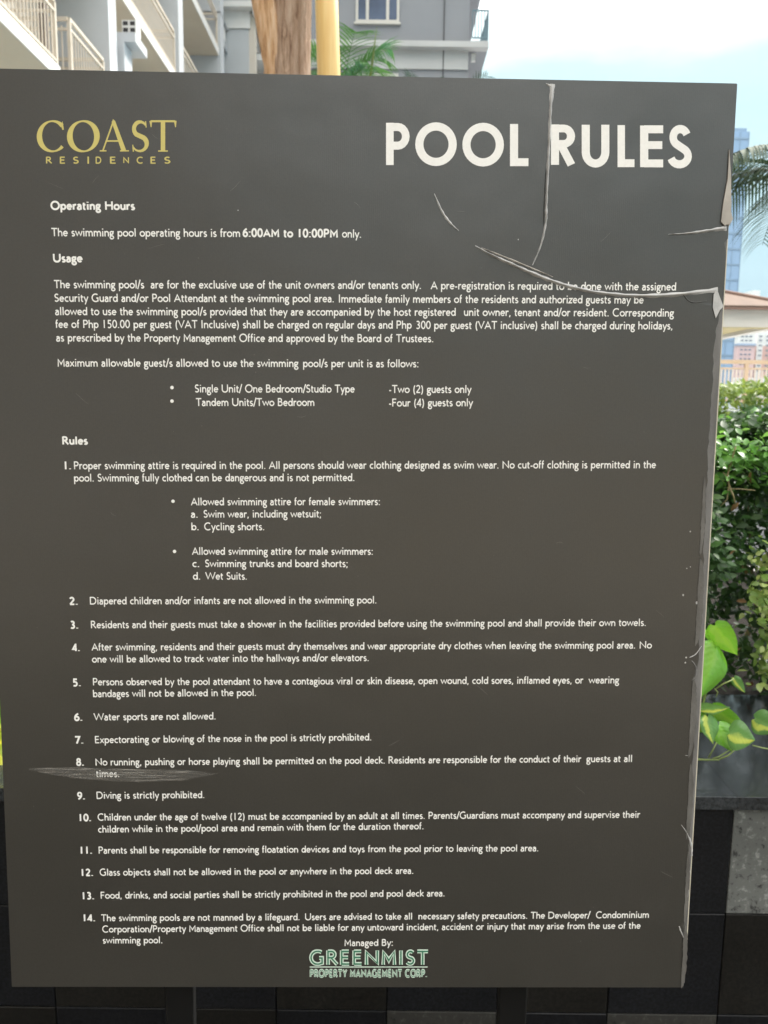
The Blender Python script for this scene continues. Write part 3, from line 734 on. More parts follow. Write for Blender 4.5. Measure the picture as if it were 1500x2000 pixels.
# long scuff beside rule eight
up = [(55,1501),(90,1499),(140,1498),(200,1500),(280,1502),(360,1503),(425,1509)]; lo_ = [(55,1503),(90,1511),(140,1519),(200,1525),(280,1528),(360,1524),(425,1511)]
mb = MB(); fade = []
for i, (a, b) in enumerate(zip(up, lo_)):
    for k, fval in ((0, .9), (.12, .8), (.5, .75), (.85, .8), (1, .15)):
        u_, v_ = sp(a[0]+(b[0]-a[0])*k, a[1]+(b[1]-a[1])*k); mb.v.append((u_, LIFT-.0003, Z0+v_)); fade.append(fval if 0 < i < 6 else .2)
for i in range(6):
    for j in range(4): mb.f.append((i*5+j, i*5+j+1, (i+1)*5+j+1, (i+1)*5+j))
me = mb.mesh('scuff'); at_ = me.attributes.new('fade', 'FLOAT', 'POINT'); at_.data.foreach_set('value', fade); link('scuff', me, M['scuff'], sroot)
for pts in ([(292,1787),(300,1779),(310,1774)], [(385,1732),(390,1722),(397,1716)], [(1126,453),(1180,449)]): pass

rs = random.Random(21)
for i in range(26):
    x = rs.uniform(60, 1330); y = rs.uniform(200, 1880); a = rs.uniform(-.9, .9); ln = rs.uniform(8, 34)
    ridge([(x, y), (x+ln*.5*math.cos(a), y+ln*.5*math.sin(a)+rs.uniform(-2, 2)), (x+ln*math.cos(a), y+ln*math.sin(a))], [.4, rs.uniform(.7, 1.1), .3], .12, 'scratch', 'scratch')
for i in range(60):
    u_, v_ = sp(rs.uniform(20, 1370), rs.uniform(180, 1900)); q = rs.uniform(.0002, .0006)
    MB().poly([(u_+q*math.cos(k*1.05), LIFT-.0004, Z0+v_+q*math.sin(k*1.05)) for k in range(6)]).build('dust_speck', M['scratch'], sroot)
# ------------------------------------------------------------------ foliage tools
def leaf_template(L_, W_, fold=.18, droop=.12, pts=4, heart=False):
    """leaf along +Y, face up +Z, base at origin -> verts, faces"""
    prof = [(0,.0),(.12,.55),(.32,.95),(.52,1.0),(.75,.68),(.92,.25),(1,0)] if not heart else [(0,.5),(-.06,.55),(.05,1.0),(.28,1.15),(.55,.95),(.8,.5),(1,0)]
    if pts == 3: prof = [(0,0),(.35,1),(.7,.75),(1,0)]
    V, F = [], []
    for i, (t, ww) in enumerate(prof):
        y = t*L_; z = -droop*L_*t*t; x = ww*W_/2
        V += [(-x, y, z+fold*x), (0, y, z), (x, y, z+fold*x)]
    for i in range(len(prof)-1):
        a = i*3; F += [(a, a+1, a+4, a+3), (a+1, a+2, a+5, a+4)]
    return np.array(V, float), F
def rand_rots(n, up=.6, facing=None):
    """rotation matrices whose +Z is roughly the leaf normal"""
    N = RNG.normal(size=(n, 3)); N[:, 2] = np.abs(N[:, 2])*.8+up
    if facing is not None: N += np.array(facing)
    N /= np.linalg.norm(N, axis=1)[:, None]
    T_ = RNG.normal(size=(n, 3)); T_[:, 2] -= .35
    T_ -= (T_*N).sum(1)[:, None]*N; T_ /= np.linalg.norm(T_, axis=1)[:, None]
    X = np.cross(T_, N)
    return np.stack([X, T_, N], axis=2)
def scatter_mesh(name, tmpl, pos, rots, scl):
    V, F = tmpl; n = len(pos); k = len(V)
    W_ = np.einsum('nij,kj->nki', rots, V)*scl[:, None, None]+pos[:, None, :]
    me = bpy.data.meshes.new(name)
    me.vertices.add(n*k); me.vertices.foreach_set('co', W_.astype(np.float32).ravel())
    fa = np.array(F)[None]+(np.arange(n)*k)[:, None, None]; nf = fa.shape[0]*fa.shape[1]
    me.loops.add(nf*4); me.loops.foreach_set('vertex_index', fa.ravel().astype(np.int32))
    me.polygons.add(nf); me.polygons.foreach_set('loop_start', np.arange(nf, dtype=np.int32)*4)
    me.polygons.foreach_set('use_smooth', np.ones(nf, bool)); me.update(calc_edges=True); me.validate()
    return me
def project_px(p):
    v_ = Vector(p)-Vector((0, 0, CAMZ)); d = v_.dot(_fw)
    return 750+FPX*v_.dot(_r)/d, 1000-FPX*v_.dot(_u)/d, d
def mat4(rot, pos, s):
    m_ = Matrix(rot.tolist()).to_4x4()
    for i in range(3):
        for j in range(3): m_[i][j] *= s
    m_.translation = Vector(pos.tolist()); return m_
def leafy(root, pos, rots, scl, tmpl, mat, n_single, window, name='leaf'):
    """the leaves that show largest become leaf parts, the others one foliage part; positions relative to root"""
    rp = np.array(root.location)
    score = []
    for i, p in enumerate(pos+rp):
        x, y, d = project_px(p); ok = window[0] < x < window[1] and window[2] < y < window[3]
        score.append((d/scl[i]) if ok else 1e6)
    order = np.argsort(score); single = [i for i in order[:n_single] if score[i] < 1e5]
    rest = np.ones(len(pos), bool); rest[single] = False
    if rest.any():
        fo = link('foliage', scatter_mesh('foliage', tmpl, pos[rest], rots[rest], scl[rest]), mat, root); fo['kind'] = 'stuff'
    base = bpy.data.meshes.new(name); base.from_pydata([tuple(x) for x in tmpl[0]], [], tmpl[1]); base.materials.append(mat)
    base.polygons.foreach_set('use_smooth', [True]*len(base.polygons)); base.update()
    for i in single: link(name, base, None, root, mat4(rots[i], pos[i], float(scl[i])))

# ------------------------------------------------------------------ the large shrub right of the sign
ST = CT-.05
shr = empty('leafy_green_shrub', (1.55, 2.75, ST)); tag(shr, 'dense dark green shrub with bright top leaves in the planter right of the sign', 'shrub')
ztop_s = P(1440, 826, 2.35).z
n = 44000
u = RNG.random((n, 3)); 
x = .72+u[:, 0]*1.75; side = RNG.random(n)
front = 2.22+.10*np.sin(x*7)+.06*np.sin(x*19+1)
y = np.where(side < .70, front+np.abs(RNG.normal(0, .10, n)), front+u[:, 1]*.55)
hz = ztop_s+.035*np.sin(x*11)+.02*np.sin(y*17); lowz = ST+.03
z = np.where(RNG.random(n) < .25, hz-np.abs(RNG.normal(0, .05, n)), lowz+(hz-lowz)*u[:, 2])
bulge = .16*np.sin(np.clip((z-lowz)/(hz-lowz), 0, 1)*math.pi)+.05*np.sin(z*15+x*9)
y = y-bulge
keep = ~((z < hz-.30) & (RNG.random(n) < .25))
keep &= ~((np.sin(x*23+z*9)+np.sin(z*31-x*13)+np.sin(x*41) > 1.15) & (z < hz-.22))
keep &= ~((z < ST+.42) & (RNG.random(n) < .15))
# a gap below the shrub's skirt, over the coping
keep &= ~((y < 2.02) & (z < CT+.16))
pos = np.stack([x, y, z], 1)[keep]-np.array(shr.location)
zz = z[keep]
rots = rand_rots(len(pos), .5, (0, -.55, 0)); scl = RNG.uniform(.7, 1.35, len(pos))*np.where(zz > hz[keep]-.1, 1.2, .95)
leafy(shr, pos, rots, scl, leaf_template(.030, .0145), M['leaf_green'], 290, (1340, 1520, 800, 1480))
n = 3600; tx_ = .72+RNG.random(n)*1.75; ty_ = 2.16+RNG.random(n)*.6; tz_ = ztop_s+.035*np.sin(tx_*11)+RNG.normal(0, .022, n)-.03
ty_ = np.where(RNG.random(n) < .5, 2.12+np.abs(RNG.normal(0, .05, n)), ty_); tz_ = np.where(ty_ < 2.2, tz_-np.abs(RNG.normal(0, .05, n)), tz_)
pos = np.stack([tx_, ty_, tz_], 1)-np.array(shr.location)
fo = link('top_foliage', scatter_mesh('top_foliage', leaf_template(.031, .0155, .2, .2), pos, rand_rots(n, .9, (0, -.4, 0)), RNG.uniform(.7, 1.35, n)), M['leaf_top'], shr); fo['kind'] = 'stuff'; fo['label'] = 'bright leaves on top of the shrub'
mb = MB()
for i in range(26):
    bx, by = random.uniform(.9, 2.3), random.uniform(2.4, 3.0); tx, ty = bx+random.uniform(-.25, .25), by-random.uniform(.0, .35)
    p0 = Vector((bx, by, ST-.02)); p3 = Vector((tx, ty, ztop_s-random.uniform(.03, .25))); mid = (p0+p3)/2+Vector((random.uniform(-.08,.08), random.uniform(-.1,.1), 0))
    mb.tube([p0-shr.location, mid-shr.location, p3-shr.location], [.009, .006, .002], 5)
mb.build('stems', M['twig'], shr)
def twig(pxs, Y, r0, r1, root, nm='twig', mt='twig'):
    pts = [P(a, b, Y+(c[0] if c else 0))-Vector(root.location) for a, b, *c in pxs]; k = len(pts)
    MB().tube(pts, [r0+(r1-r0)*i/(k-1) for i in range(k)], 6).build(nm, M[mt], root, smooth=True)
twig([(1437,872),(1430,895),(1424,915),(1420,932),(1426,955),(1432,968)], 2.13, .0022, .0032, shr)
twig([(1426,955),(1433,970),(1436,985)], 2.12, .003, .002, shr); twig([(1426,955),(1445,955),(1475,958)], 2.13, .0025, .0015, shr)
twig([(1424,945),(1420,975),(1406,990)], 2.13, .0025, .0015, shr); twig([(1419,930),(1412,922)], 2.12, .002, .001, shr)

M['dead_leaf'] = leafmat('dead_leaf', [(.22,.12,.05), (.30,.19,.08), (.16,.09,.04)], .7, .1).m
nd = 70; dp = np.stack([.8+RNG.random(nd)*1.2, 2.10+RNG.random(nd)*.15, ST+.08+RNG.random(nd)*.7], 1)-np.array(shr.location)
fo = link('dead_leaves', scatter_mesh('dead_leaves', leaf_template(.032, .014, .35, .4), dp, rand_rots(nd, .2, (0, -.5, 0)), RNG.uniform(.7, 1.2, nd)), M['dead_leaf'], shr); fo['kind'] = 'stuff'
# pale, small-leaved shrub in front of it
ps = empty('pale_small_leaved_shrub', (1.10, 2.0, CT)); tag(ps, 'small yellow green leaved shrub leaning over the coping at the right edge', 'shrub')
n = 1500; cen = []
for i in range(44):
    px_, py_ = random.uniform(1476, 1660), random.uniform(1070, 1350)
    if py_ < 1180 and random.random() < .5: px_ += 20
    cen.append(P(px_, py_, random.uniform(1.92, 2.12)))
cen = np.array([tuple(c) for c in cen])
pos = np.repeat(cen, 22, 0)+RNG.normal(0, .022, (len(cen)*22, 3)); 
pos = pos-np.array(ps.location)
rots = rand_rots(len(pos), .5, (0, -.7, 0)); scl = RNG.uniform(.6, 1.3, len(pos))
leafy(ps, pos, rots, scl, leaf_template(.024, .015, .2, .15), M['leaf_pale'], 160, (1380, 1510, 1040, 1440))
mb = MB()
for c in cen[::2]:
    a = Vector(c)-ps.location; mb.tube([(random.uniform(.1,.35), .35, -.04), ((a.x+.3)/2, .2, a.z*.5), tuple(a)], [.006, .004, .0015], 5)
mb.build('stems', M['twig'], ps)
# hanging blossoms seen as pale specks between the leaves
# ------------------------------------------------------------------ pothos plants beside the board
def heart_leaf(root, base_px, tip_px, Yb, Yt, wd, mat, roll=0.0, curl=.18, name='leaf'):
    A = P(*base_px, Yb)-Vector(root.location); B = P(*tip_px, Yt)-Vector(root.location)
    ax = (B-A); ln = ax.length; ax.normalize(); view = Vector((0, -1, .35)).normalized()
    N = (view-ax*view.dot(ax)).normalized(); N = Matrix.Rotation(roll, 3, ax) @ N; X = ax.cross(N)
    prof = [(-.10,.34,.10),(-.06,.55,0),(.02,.84,0),(.12,1.0,0),(.25,1.04,0),(.40,.98,0),(.55,.82,0),(.70,.60,0),(.84,.34,0),(.94,.13,0),(1.0,0,0)]
    K = 4; V, F, ve, acr, rib = [], [], [], [], []
    for i, (t, ww, gap) in enumerate(prof):
        for j in range(-K, K+1):
            s = j/K; tt = t if abs(j) > 0 or t > 0 else 0.0
            if t < 0: tt = t*min(1, abs(s)*1.6) if abs(s) > 0 else .02
            xx = s*ww*wd/2; h_ = -curl*ln*tt*tt + .22*abs(xx)*(1-.8*abs(s)) - .10*wd*s*s*.6 + .012*wd*math.sin(tt*17+s*3)
            h_ += .05*wd*math.sin(tt*9+roll*7+(3 if s > 0 else 0))*abs(s)**2
            V.append(tuple(A+ax*(tt*ln)+X*xx+N*h_)); ve.append(.6 if j == 0 else 0.0); acr.append(s*.5+.02); rib.append((tt*7-abs(s)*2.4)*6.283)
    w_ = 2*K+1
    for i in range(len(prof)-1):
        for j in range(w_-1): F.append((i*w_+j, i*w_+j+1, (i+1)*w_+j+1, (i+1)*w_+j))
    me = bpy.data.meshes.new(name); me.from_pydata(V, [], F); me.polygons.foreach_set('use_smooth', [True]*len(F)); me.update()
    at_ = me.attributes.new('vein', 'FLOAT', 'POINT'); at_.data.foreach_set('value', ve); at_ = me.attributes.new('across', 'FLOAT', 'POINT'); at_.data.foreach_set('value', acr); at_ = me.attributes.new('rib', 'FLOAT', 'POINT'); at_.data.foreach_set('value', rib)
    o = link(name, me, M[mat], root); sm = o.modifiers.new('s', 'SUBSURF'); sm.levels = 1; sm.render_levels = 1
    return o
po = empty('pothos_plant', (.78, 1.78, CT)); tag(po, 'bright green trailing pothos with large heart shaped leaves beside the right edge of the board', 'plant')
def wpx(px, Y): return px/FPX*Y/.93
heart_leaf(po, (1396,1222), (1434,1282), 1.72, 1.68, wpx(50,1.7), 'pothos', .75, .25)
heart_leaf(po, (1352,1214), (1412,1252), 1.75, 1.71, wpx(38,1.7), 'pothos', -.9, .3)
heart_leaf(po, (1396,1266), (1370,1366), 1.70, 1.63, wpx(72,1.7), 'pothos', -.2, .10)
heart_leaf(po, (1362,1250), (1392,1284), 1.76, 1.75, wpx(20,1.7), 'pothos_v', .3)
heart_leaf(po, (1362,1384), (1422,1392), 1.72, 1.66, wpx(36,1.7), 'pothos_v', 1.0)
heart_leaf(po, (1392,1384), (1452,1424), 1.74, 1.71, wpx(40,1.7), 'pothos', .7)
heart_leaf(po, (1382,1400), (1400,1452), 1.69, 1.66, wpx(44,1.7), 'pothos_v', -.4)
heart_leaf(po, (1426,1432), (1474,1446), 1.67, 1.64, wpx(56,1.7), 'pothos_v', .1, .12)
heart_leaf(po, (1404,1416), (1436,1466), 1.70, 1.67, wpx(50,1.7), 'pothos', -.3)
heart_leaf(po, (1352,1396), (1378,1432), 1.72, 1.70, wpx(46,1.7), 'pothos', .2)
heart_leaf(po, (1474,1404), (1520,1428), 1.76, 1.72, wpx(50,1.7), 'pothos_v', .3)
heart_leaf(po, (1434,1324), (1454,1354), 1.78, 1.76, wpx(20,1.7), 'pothos_v', .6)
heart_leaf(po, (1330,1300), (1310,1380), 1.72, 1.66, wpx(60,1.7), 'pothos', .2)
heart_leaf(po, (1320,1420), (1350,1470), 1.70, 1.66, wpx(55,1.7), 'pothos_v', -.2)
def tw(pxs, Y, r0, r1): 
    pts = [P(a, b, Y)-Vector(po.location) for a, b in pxs]; k = len(pts)
    MB().tube(pts, [r0+(r1-r0)*i/(k-1) for i in range(k)], 6).build('stem', M['petiole'], po, smooth=True)
tw([(1345,1480),(1360,1430),(1372,1380),(1385,1320),(1396,1264)], 1.74, .0032, .002)
tw([(1345,1480),(1352,1400),(1360,1300),(1370,1236)], 1.76, .003, .002)
tw([(1384,1480),(1392,1465),(1400,1450)], 1.68, .0018, .0014)
tw([(1392,1482),(1404,1478),(1425,1465)], 1.68, .0018, .0014); tw([(1404,1483),(1422,1476),(1436,1464)], 1.67, .002, .0014)
tw([(1340,1482),(1380,1484),(1405,1484)], 1.69, .0024, .002); tw([(1398,1345),(1412,1336),(1434,1326)], 1.70, .0016, .0012)
tw([(1470,1456),(1490,1461),(1520,1466)], 1.68, .0016, .0013); tw([(1396,1345),(1402,1352),(1398,1362)], 1.7, .0014, .001)
yp = empty('yellow_pothos_plant', (-.95, 1.82, CT)); tag(yp, 'yellow leaved plant peeping past the lower left edge of the board', 'plant')
for (a, b, c, d, w_, m_) in ((-30,1440,8,1500,60,'yellow_leaf'),(-60,1400,-5,1430,60,'yellow_leaf'),(-40,1470,4,1528,44,'yellow_leaf'),(-10,1385,6,1420,40,'pothos'),(-90,1380,-60,1460,70,'pothos_v'),(-50,1350,-2,1385,46,'pothos'),(-110,1440,-60,1530,70,'yellow_leaf'),(-30,1500,9,1512,26,'yellow_leaf'),(-20,1440,5,1452,30,'yellow_leaf')):
    heart_leaf(yp, (a, b), (c, d), 1.74+random.uniform(-.03,.03), 1.68, wpx(w_,1.72), m_, random.uniform(-.5,.5))
for (a, b) in ((-30,1440),(-60,1400),(-90,1380),(-110,1440),(-50,1350)):
    pts = [P(-70, 1540, 1.78)-yp.location, P((a-70)/2, (b+1540)/2, 1.78)-yp.location, P(a, b, 1.74)-yp.location]
    MB().tube(pts, [.003,.0025,.0018], 6).build('stem', M['petiole'], yp, smooth=True)
# green shrub hidden mostly behind the board, seen at the left margin
ls = empty('left_green_shrub', (-1.4, 2.4, ST)); tag(ls, 'dark green shrub in the planter, almost hidden behind the left edge of the board', 'shrub'); ls.name = 'dark_green_shrub'
n = 2600; u = RNG.random((n, 3)); x = -2.1+u[:, 0]*1.2; y = 2.1+u[:, 1]*.6; z = ST+.1+u[:, 2]*.55
pos = np.stack([x, y, z], 1)-np.array(ls.location); rots = rand_rots(n, .5, (0, -.5, 0)); scl = RNG.uniform(.8, 1.4, n)
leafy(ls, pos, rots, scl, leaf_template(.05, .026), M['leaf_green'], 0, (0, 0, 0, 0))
mb = MB()
for i in range(12): mb.tube([(random.uniform(-.6,.4), random.uniform(-.2,.2), -.02), (random.uniform(-.6,.4), random.uniform(-.2,.2), .5)], [.007,.002], 5)
mb.build('stems', M['twig'], ls)

# ------------------------------------------------------------------ far hedge
hd = empty('clipped_hedge', (5.0, 8.6, 0)); zt = P(1430, 750, 8.0).z
tag(hd, 'clipped yellow green hedge standing below the tan railing', 'hedge')
n = 12000; u = RNG.random((n, 3)); x = 2.6+u[:, 0]*5.2; t_ = RNG.random(n)
y = np.where(t_ < .6, 8.0+np.abs(RNG.normal(0, .06, n)), 8.0+u[:, 1]*1.1); z = np.where(t_ > .75, zt-np.abs(RNG.normal(0, .05, n)), .75+(zt-.75)*u[:, 2])+.03*np.sin(x*5)
pos = np.stack([x, y-.06*np.sin(x*4)-.05*np.sin(z*9), z], 1)-np.array(hd.location)
leafy(hd, pos, rand_rots(n, .5, (0, -.4, 0)), RNG.uniform(.8, 1.4, n), leaf_template(.075, .036, pts=3), M['leaf_far'], 0, (0,)*4)
mb = MB()
for i in range(22): mb.tube([(-2.3+i*.22, random.uniform(-.3,.3), 0), (-2.3+i*.22+random.uniform(-.1,.1), random.uniform(-.4,.3), zt-.2)], [.014,.004], 5)
mb.build('stems', M['twig'], hd)
hp = MB().box(2.4, 8, 7.7, 9.6, .004, .72).build('hedge_planter_box', M['blue_grey']); tag(hp, 'grey rendered box planter under the clipped hedge', 'planter')

# dark broad-leaved bush between hedge and shrub (right margin)
db = empty('dark_broad_leaved_bush', (3.0, 4.9, 0)); tag(db, 'dark broad leaved bush at the right margin between hedge and shrub', 'bush')
cen = np.array([tuple(P(random.uniform(1468, 1640), random.uniform(805, 990), random.uniform(4.4, 5.2))) for _ in range(60)])
pos = np.repeat(cen, 12, 0)+RNG.normal(0, .06, (720, 3))-np.array(db.location)
leafy(db, pos, rand_rots(720, .4, (0, -.5, 0)), RNG.uniform(.8, 1.5, 720), leaf_template(.11, .06), M['palm_leaf'], 60, (1440, 1510, 780, 900))
mb = MB()
for c in cen[::4]: 
    a = Vector(c)-db.location; mb.tube([(random.uniform(-.1,.1), random.uniform(-.1,.1), 0), (a.x*.6, a.y*.6, a.z*.6), tuple(a)], [.014, .010, .003], 5)
mb.build('stems', M['twig'], db)

# ------------------------------------------------------------------ palms
def frond_mesh(L_, rise, drop, nl, leaf_len, leaf_w, hang=.5, seed=0):
    rnd = random.Random(seed); mb = MB(); K = 14; pts = []
    for i in range(K+1):
        t = i/K; pts.append(Vector((L_*(t**.95)*(1-.12*t*t), 0, rise*math.sin(min(t*1.5, 1.57))*1.0-drop*t**2.3)))
    mb.tube(pts, [.014*(1-.85*i/K)*L_/1.3 for i in range(K+1)], 5)
    for s in (-1, 1):
        for i in range(nl):
            t = .14+.86*i/nl; f = t*K; a = int(min(f, K-1)); p = pts[a].lerp(pts[min(a+1, K)], f-a)
            tg = (pts[min(a+1, K)]-pts[a]).normalized()
            ll = leaf_len*(.55+.9*math.sin(min(math.pi*(t*.85+.12), math.pi)))*rnd.uniform(.85, 1.12)
            sdv = Vector((0, s, 0)); d0 = (sdv*.75+tg*.55+Vector((0, 0, .12-hang*.2))).normalized()
            w0 = leaf_w*rnd.uniform(.8, 1.2); prev = None; q = p.copy(); d = d0.copy(); base = len(mb.v)
            for k in range(5):
                side_ = d.cross(Vector((0, 0, 1))); side_ = side_.normalized() if side_.length > 1e-4 else Vector((1, 0, 0))
                ww = w0*(.55, 1, .85, .5, .05)[k]/2
                mb.v.append(tuple(q+side_*ww)); mb.v.append(tuple(q-side_*ww))
                q = q+d*(ll/4); d = (d+Vector((0, 0, -hang*rnd.uniform(.8, 1.25)))*(.45)).normalized()
            for k in range(4): mb.f.append((base+2*k, base+2*k+1, base+2*k+3, base+2*k+2))
    return mb.mesh('frond', True)
def palm(name, label, top, n, L_, rise, drop, nl, ll, lw, mat, hang, base_z=0, r=.07, az0=0, skip=(), group=None):
    root = empty(name, (top.x, top.y, base_z)); tag(root, label, 'palm', group)
    h_ = top.z-base_z
    MB().tube([(0, 0, 0), (.02, 0, h_*.5), (0, 0, h_)], [r*1.3, r, r*.8], 10).build('trunk', M['palm_trunk'], root, smooth=True)
    for i in range(n):
        az = az0+i*2.39996; tier = i/n
        me = frond_mesh(L_*random.uniform(.85, 1.1), rise*(1.5-1.2*tier), drop*(.6+.8*tier), nl, ll, lw, hang, i)
        me.materials.append(M[mat])
        link('frond', me, None, root, Matrix.Translation((0, 0, h_)) @ Matrix.Rotation(az, 4, 'Z'))
    return root
palm('drooping_palm', 'palm with drooping dark fronds reaching in from the right beside the glass tower', P(1590, 335, 4.6), 11, .90, .14, .24, 32, .25, .015, 'palm_leaf', .75, .5, .06, az0=2.6)
pl_ = empty('palm_planter', (P(1590, 335, 4.6).x, 4.6, 0)); pl_.name = 'round_planter_tub'
MB().tube([(0,0,.002),(0,0,.5)], [.28,.36], 20).build('tub', M['mid_grey'], pl_); MB().tube([(0,0,.5),(0,0,.505)], [.33,.33], 20).build('soil', M['soil'], pl_)
tag(pl_, 'grey planter tub under the drooping palm', 'planter')
palm('small_garden_palm', 'green garden palm rising behind the board between the yellow pole and the grey block', P(668, 182, 7.4), 15, .52, .36, .20, 15, .21, .019, 'palm_bright', .4, 0, .06, az0=.3)
palm('low_garden_palm', 'low palm with only dark leaf tips above the board, under the grey block', P(876, 262, 8.2), 9, .50, .40, .04, 14, .16, .011, 'palm_leaf', .3, 0, .05, az0=.9)
# the stray spear leaf
sl = MB().tube([P(722,160,7.2), P(729,110,7.2), P(736,52,7.2)], [.014,.010,.002], 5).build('spear_stalk', M['petiole']); tag(sl, 'thin upright stalk in front of the grey block, right of the yellow pole', 'plant stalk')

# ------------------------------------------------------------------ tree and yellow pole
TY = 5.2
tr = empty('garden_tree', (P(560, 300, TY).x, TY, 0)); tag(tr, 'tree with a broad fissured brown trunk and an orange stem above the board', 'tree')
def knobbly(pts, rad, mat, nm, seed, k=22, sub=10):
    rnd = random.Random(seed); P_ = []; Rr = []
    for i in range(len(pts)-1):
        for s in range(sub):
            t = s/sub; P_.append(Vector(pts[i]).lerp(Vector(pts[i+1]), t)); Rr.append(rad[i]+(rad[i+1]-rad[i])*t)
    P_.append(Vector(pts[-1])); Rr.append(rad[-1])
    mb = MB().tube(P_, Rr, k); nv = len(P_)*k
    ph = [rnd.uniform(0, 6.28) for _ in range(6)]
    for q in range(nv):
        i, j = divmod(q, k); th = 2*math.pi*j/k; c = P_[i]; v_ = Vector(mb.v[q])-c
        f = 1+.08*math.sin(3*th+ph[0]+i*.05)+.06*math.sin(5*th+ph[1]-i*.04)+.04*math.sin(9*th+ph[2]+i*.09)+.02*rnd.uniform(-1,1)
        mb.v[q] = tuple(c+v_*f)
    o_ = mb.build(nm, M[mat], tr, smooth=True); return o_
def tp(px, py, dy=0): return P(px, py, TY+dy)-tr.location
base = Vector((.02, 0, -.0))
knobbly([base, tp(562,500), tp(560,140), tp(566,0), tp(572,-300), tp(590,-520)], [.25,.165,.140,.122,.11,.06], 'bark', 'trunk', 3)
knobbly([tp(566,330,-.02), tp(548,170,-.06), tp(522,40,-.08), tp(505,-40,-.08), tp(470,-260,-.05), tp(430,-420,0)], [.06,.085,.075,.068,.06,.03], 'bark_o', 'stem', 5)
knobbly([tp(592,420,-.03), tp(586,140,-.05), tp(592,0,-.06), tp(610,-220,0), tp(650,-450,.1)], [.05,.062,.050,.045,.02], 'bark', 'stem', 8)
cen = []
for i in range(46):
    a = random.uniform(0, 6.28); r_ = 2.1*math.sqrt(random.random()); cen.append((r_*math.cos(a)-.2, r_*math.sin(a), 6.9+random.uniform(-.5, 1.5)-.25*r_))
cen = np.array(cen); pos = np.repeat(cen, 110, 0)+RNG.normal(0, .28, (len(cen)*110, 3)); pos[:, 2] = np.maximum(pos[:, 2], 5.2)
leafy(tr, pos, rand_rots(len(pos), .6), RNG.uniform(.8, 1.5, len(pos)), leaf_template(.10, .05, pts=3), M['leaf_tree'], 0, (0,)*4)
mb = MB()
for c in cen[::2]: mb.tube([(-.1, 0, 4.3+random.uniform(0, 1)), (c[0]*.5, c[1]*.5, (5.2+c[2])/2), tuple(c)], [.04,.025,.006], 5)
mb.build('branches', M['bark'], tr)
PY = 3.4
yroot = empty('yellow_pole', P(650, 1500, PY)); yroot.location.z = 0
tag(yroot, 'smooth golden yellow pole standing beside the brown tree trunk', 'pole')
a_ = P(639, -500, PY)-yroot.location; b_ = P(642.5, 143, PY)-yroot.location; dd = (a_-b_).normalized()
a_ = P(617, -700, PY)-yroot.location; b_ = P(639.5, 60, PY)-yroot.location; dv = (b_-a_).normalized(); low = b_+dv*(b_.z/abs(dv.z))
MB().tube([low, b_, a_], [.052,.0475,.044], 28).build('shaft', M['culm'], yroot, smooth=True)
for t in (.12,.34,.8):
    c_ = low.lerp(a_, t); MB().tube([c_-dv*.004, c_+dv*.004], [.0535,.0535], 24).build('node_ring', M['culm_ring'], yroot, smooth=True)

# ------------------------------------------------------------------ left apartment building
BX = -5.7
FZ = [CAMZ+2.72+2.985*k for k in range(0, 5)]       # slab tops above ground
ab = empty('cream_apartment_building', (BX-4, 12, 0)); tag(ab, 'cream apartment building with white balcony slabs receding along the left', 'apartment building')
O_ = Vector(ab.location)
def part(nm, mat, x0, x1, y0, y1, z0, z1, parent=None, root=None):
    r_ = root or ab; o_ = Vector(r_.location)
    return MB().box(x0-o_.x, x1-o_.x, y0-o_.y, y1-o_.y, z0, z1).build(nm, M[mat], parent or r_)
WB = BX-1.15                                           # recessed wall
part('wall', 'cream', WB-8, WB, -40.0, 28.9, 0, 19.5)
part('roof', 'pale_grey', WB-8.3, BX+.1, -40.2, 28.9, 19.5, 19.8)
piers = [(-39.5,-39),(-34,-33.5),(-28.5,-28),(-23,-22.5),(-17.5,-17),(-12,-11.5),(-6.5,-6),(-1.0,-.5),(5.0,5.5),(10.5,11.0),(16.62,17.08),(22.1,22.6),(27.6,28.1)]
for (a, b) in piers: part('pier', 'pale_grey', WB, BX+.06, a, b, 0, 19.5)
bays = [(-39,-34.05),(-33.45,-28.55),(-27.95,-23.05),(-22.45,-17.55),(-16.95,-12.05),(-11.45,-6.55),(-5.95,-1.05),(-.45,4.95),(5.55,10.45),(11.05,14.25),(14.8,16.55),(17.15,22.05),(22.65,27.55)]
bar_me = MB().box(-.009, .009, -.009, .009, 0, .92).mesh('bar'); bar_me.materials.append(M['rail_cream'])
nb = 0
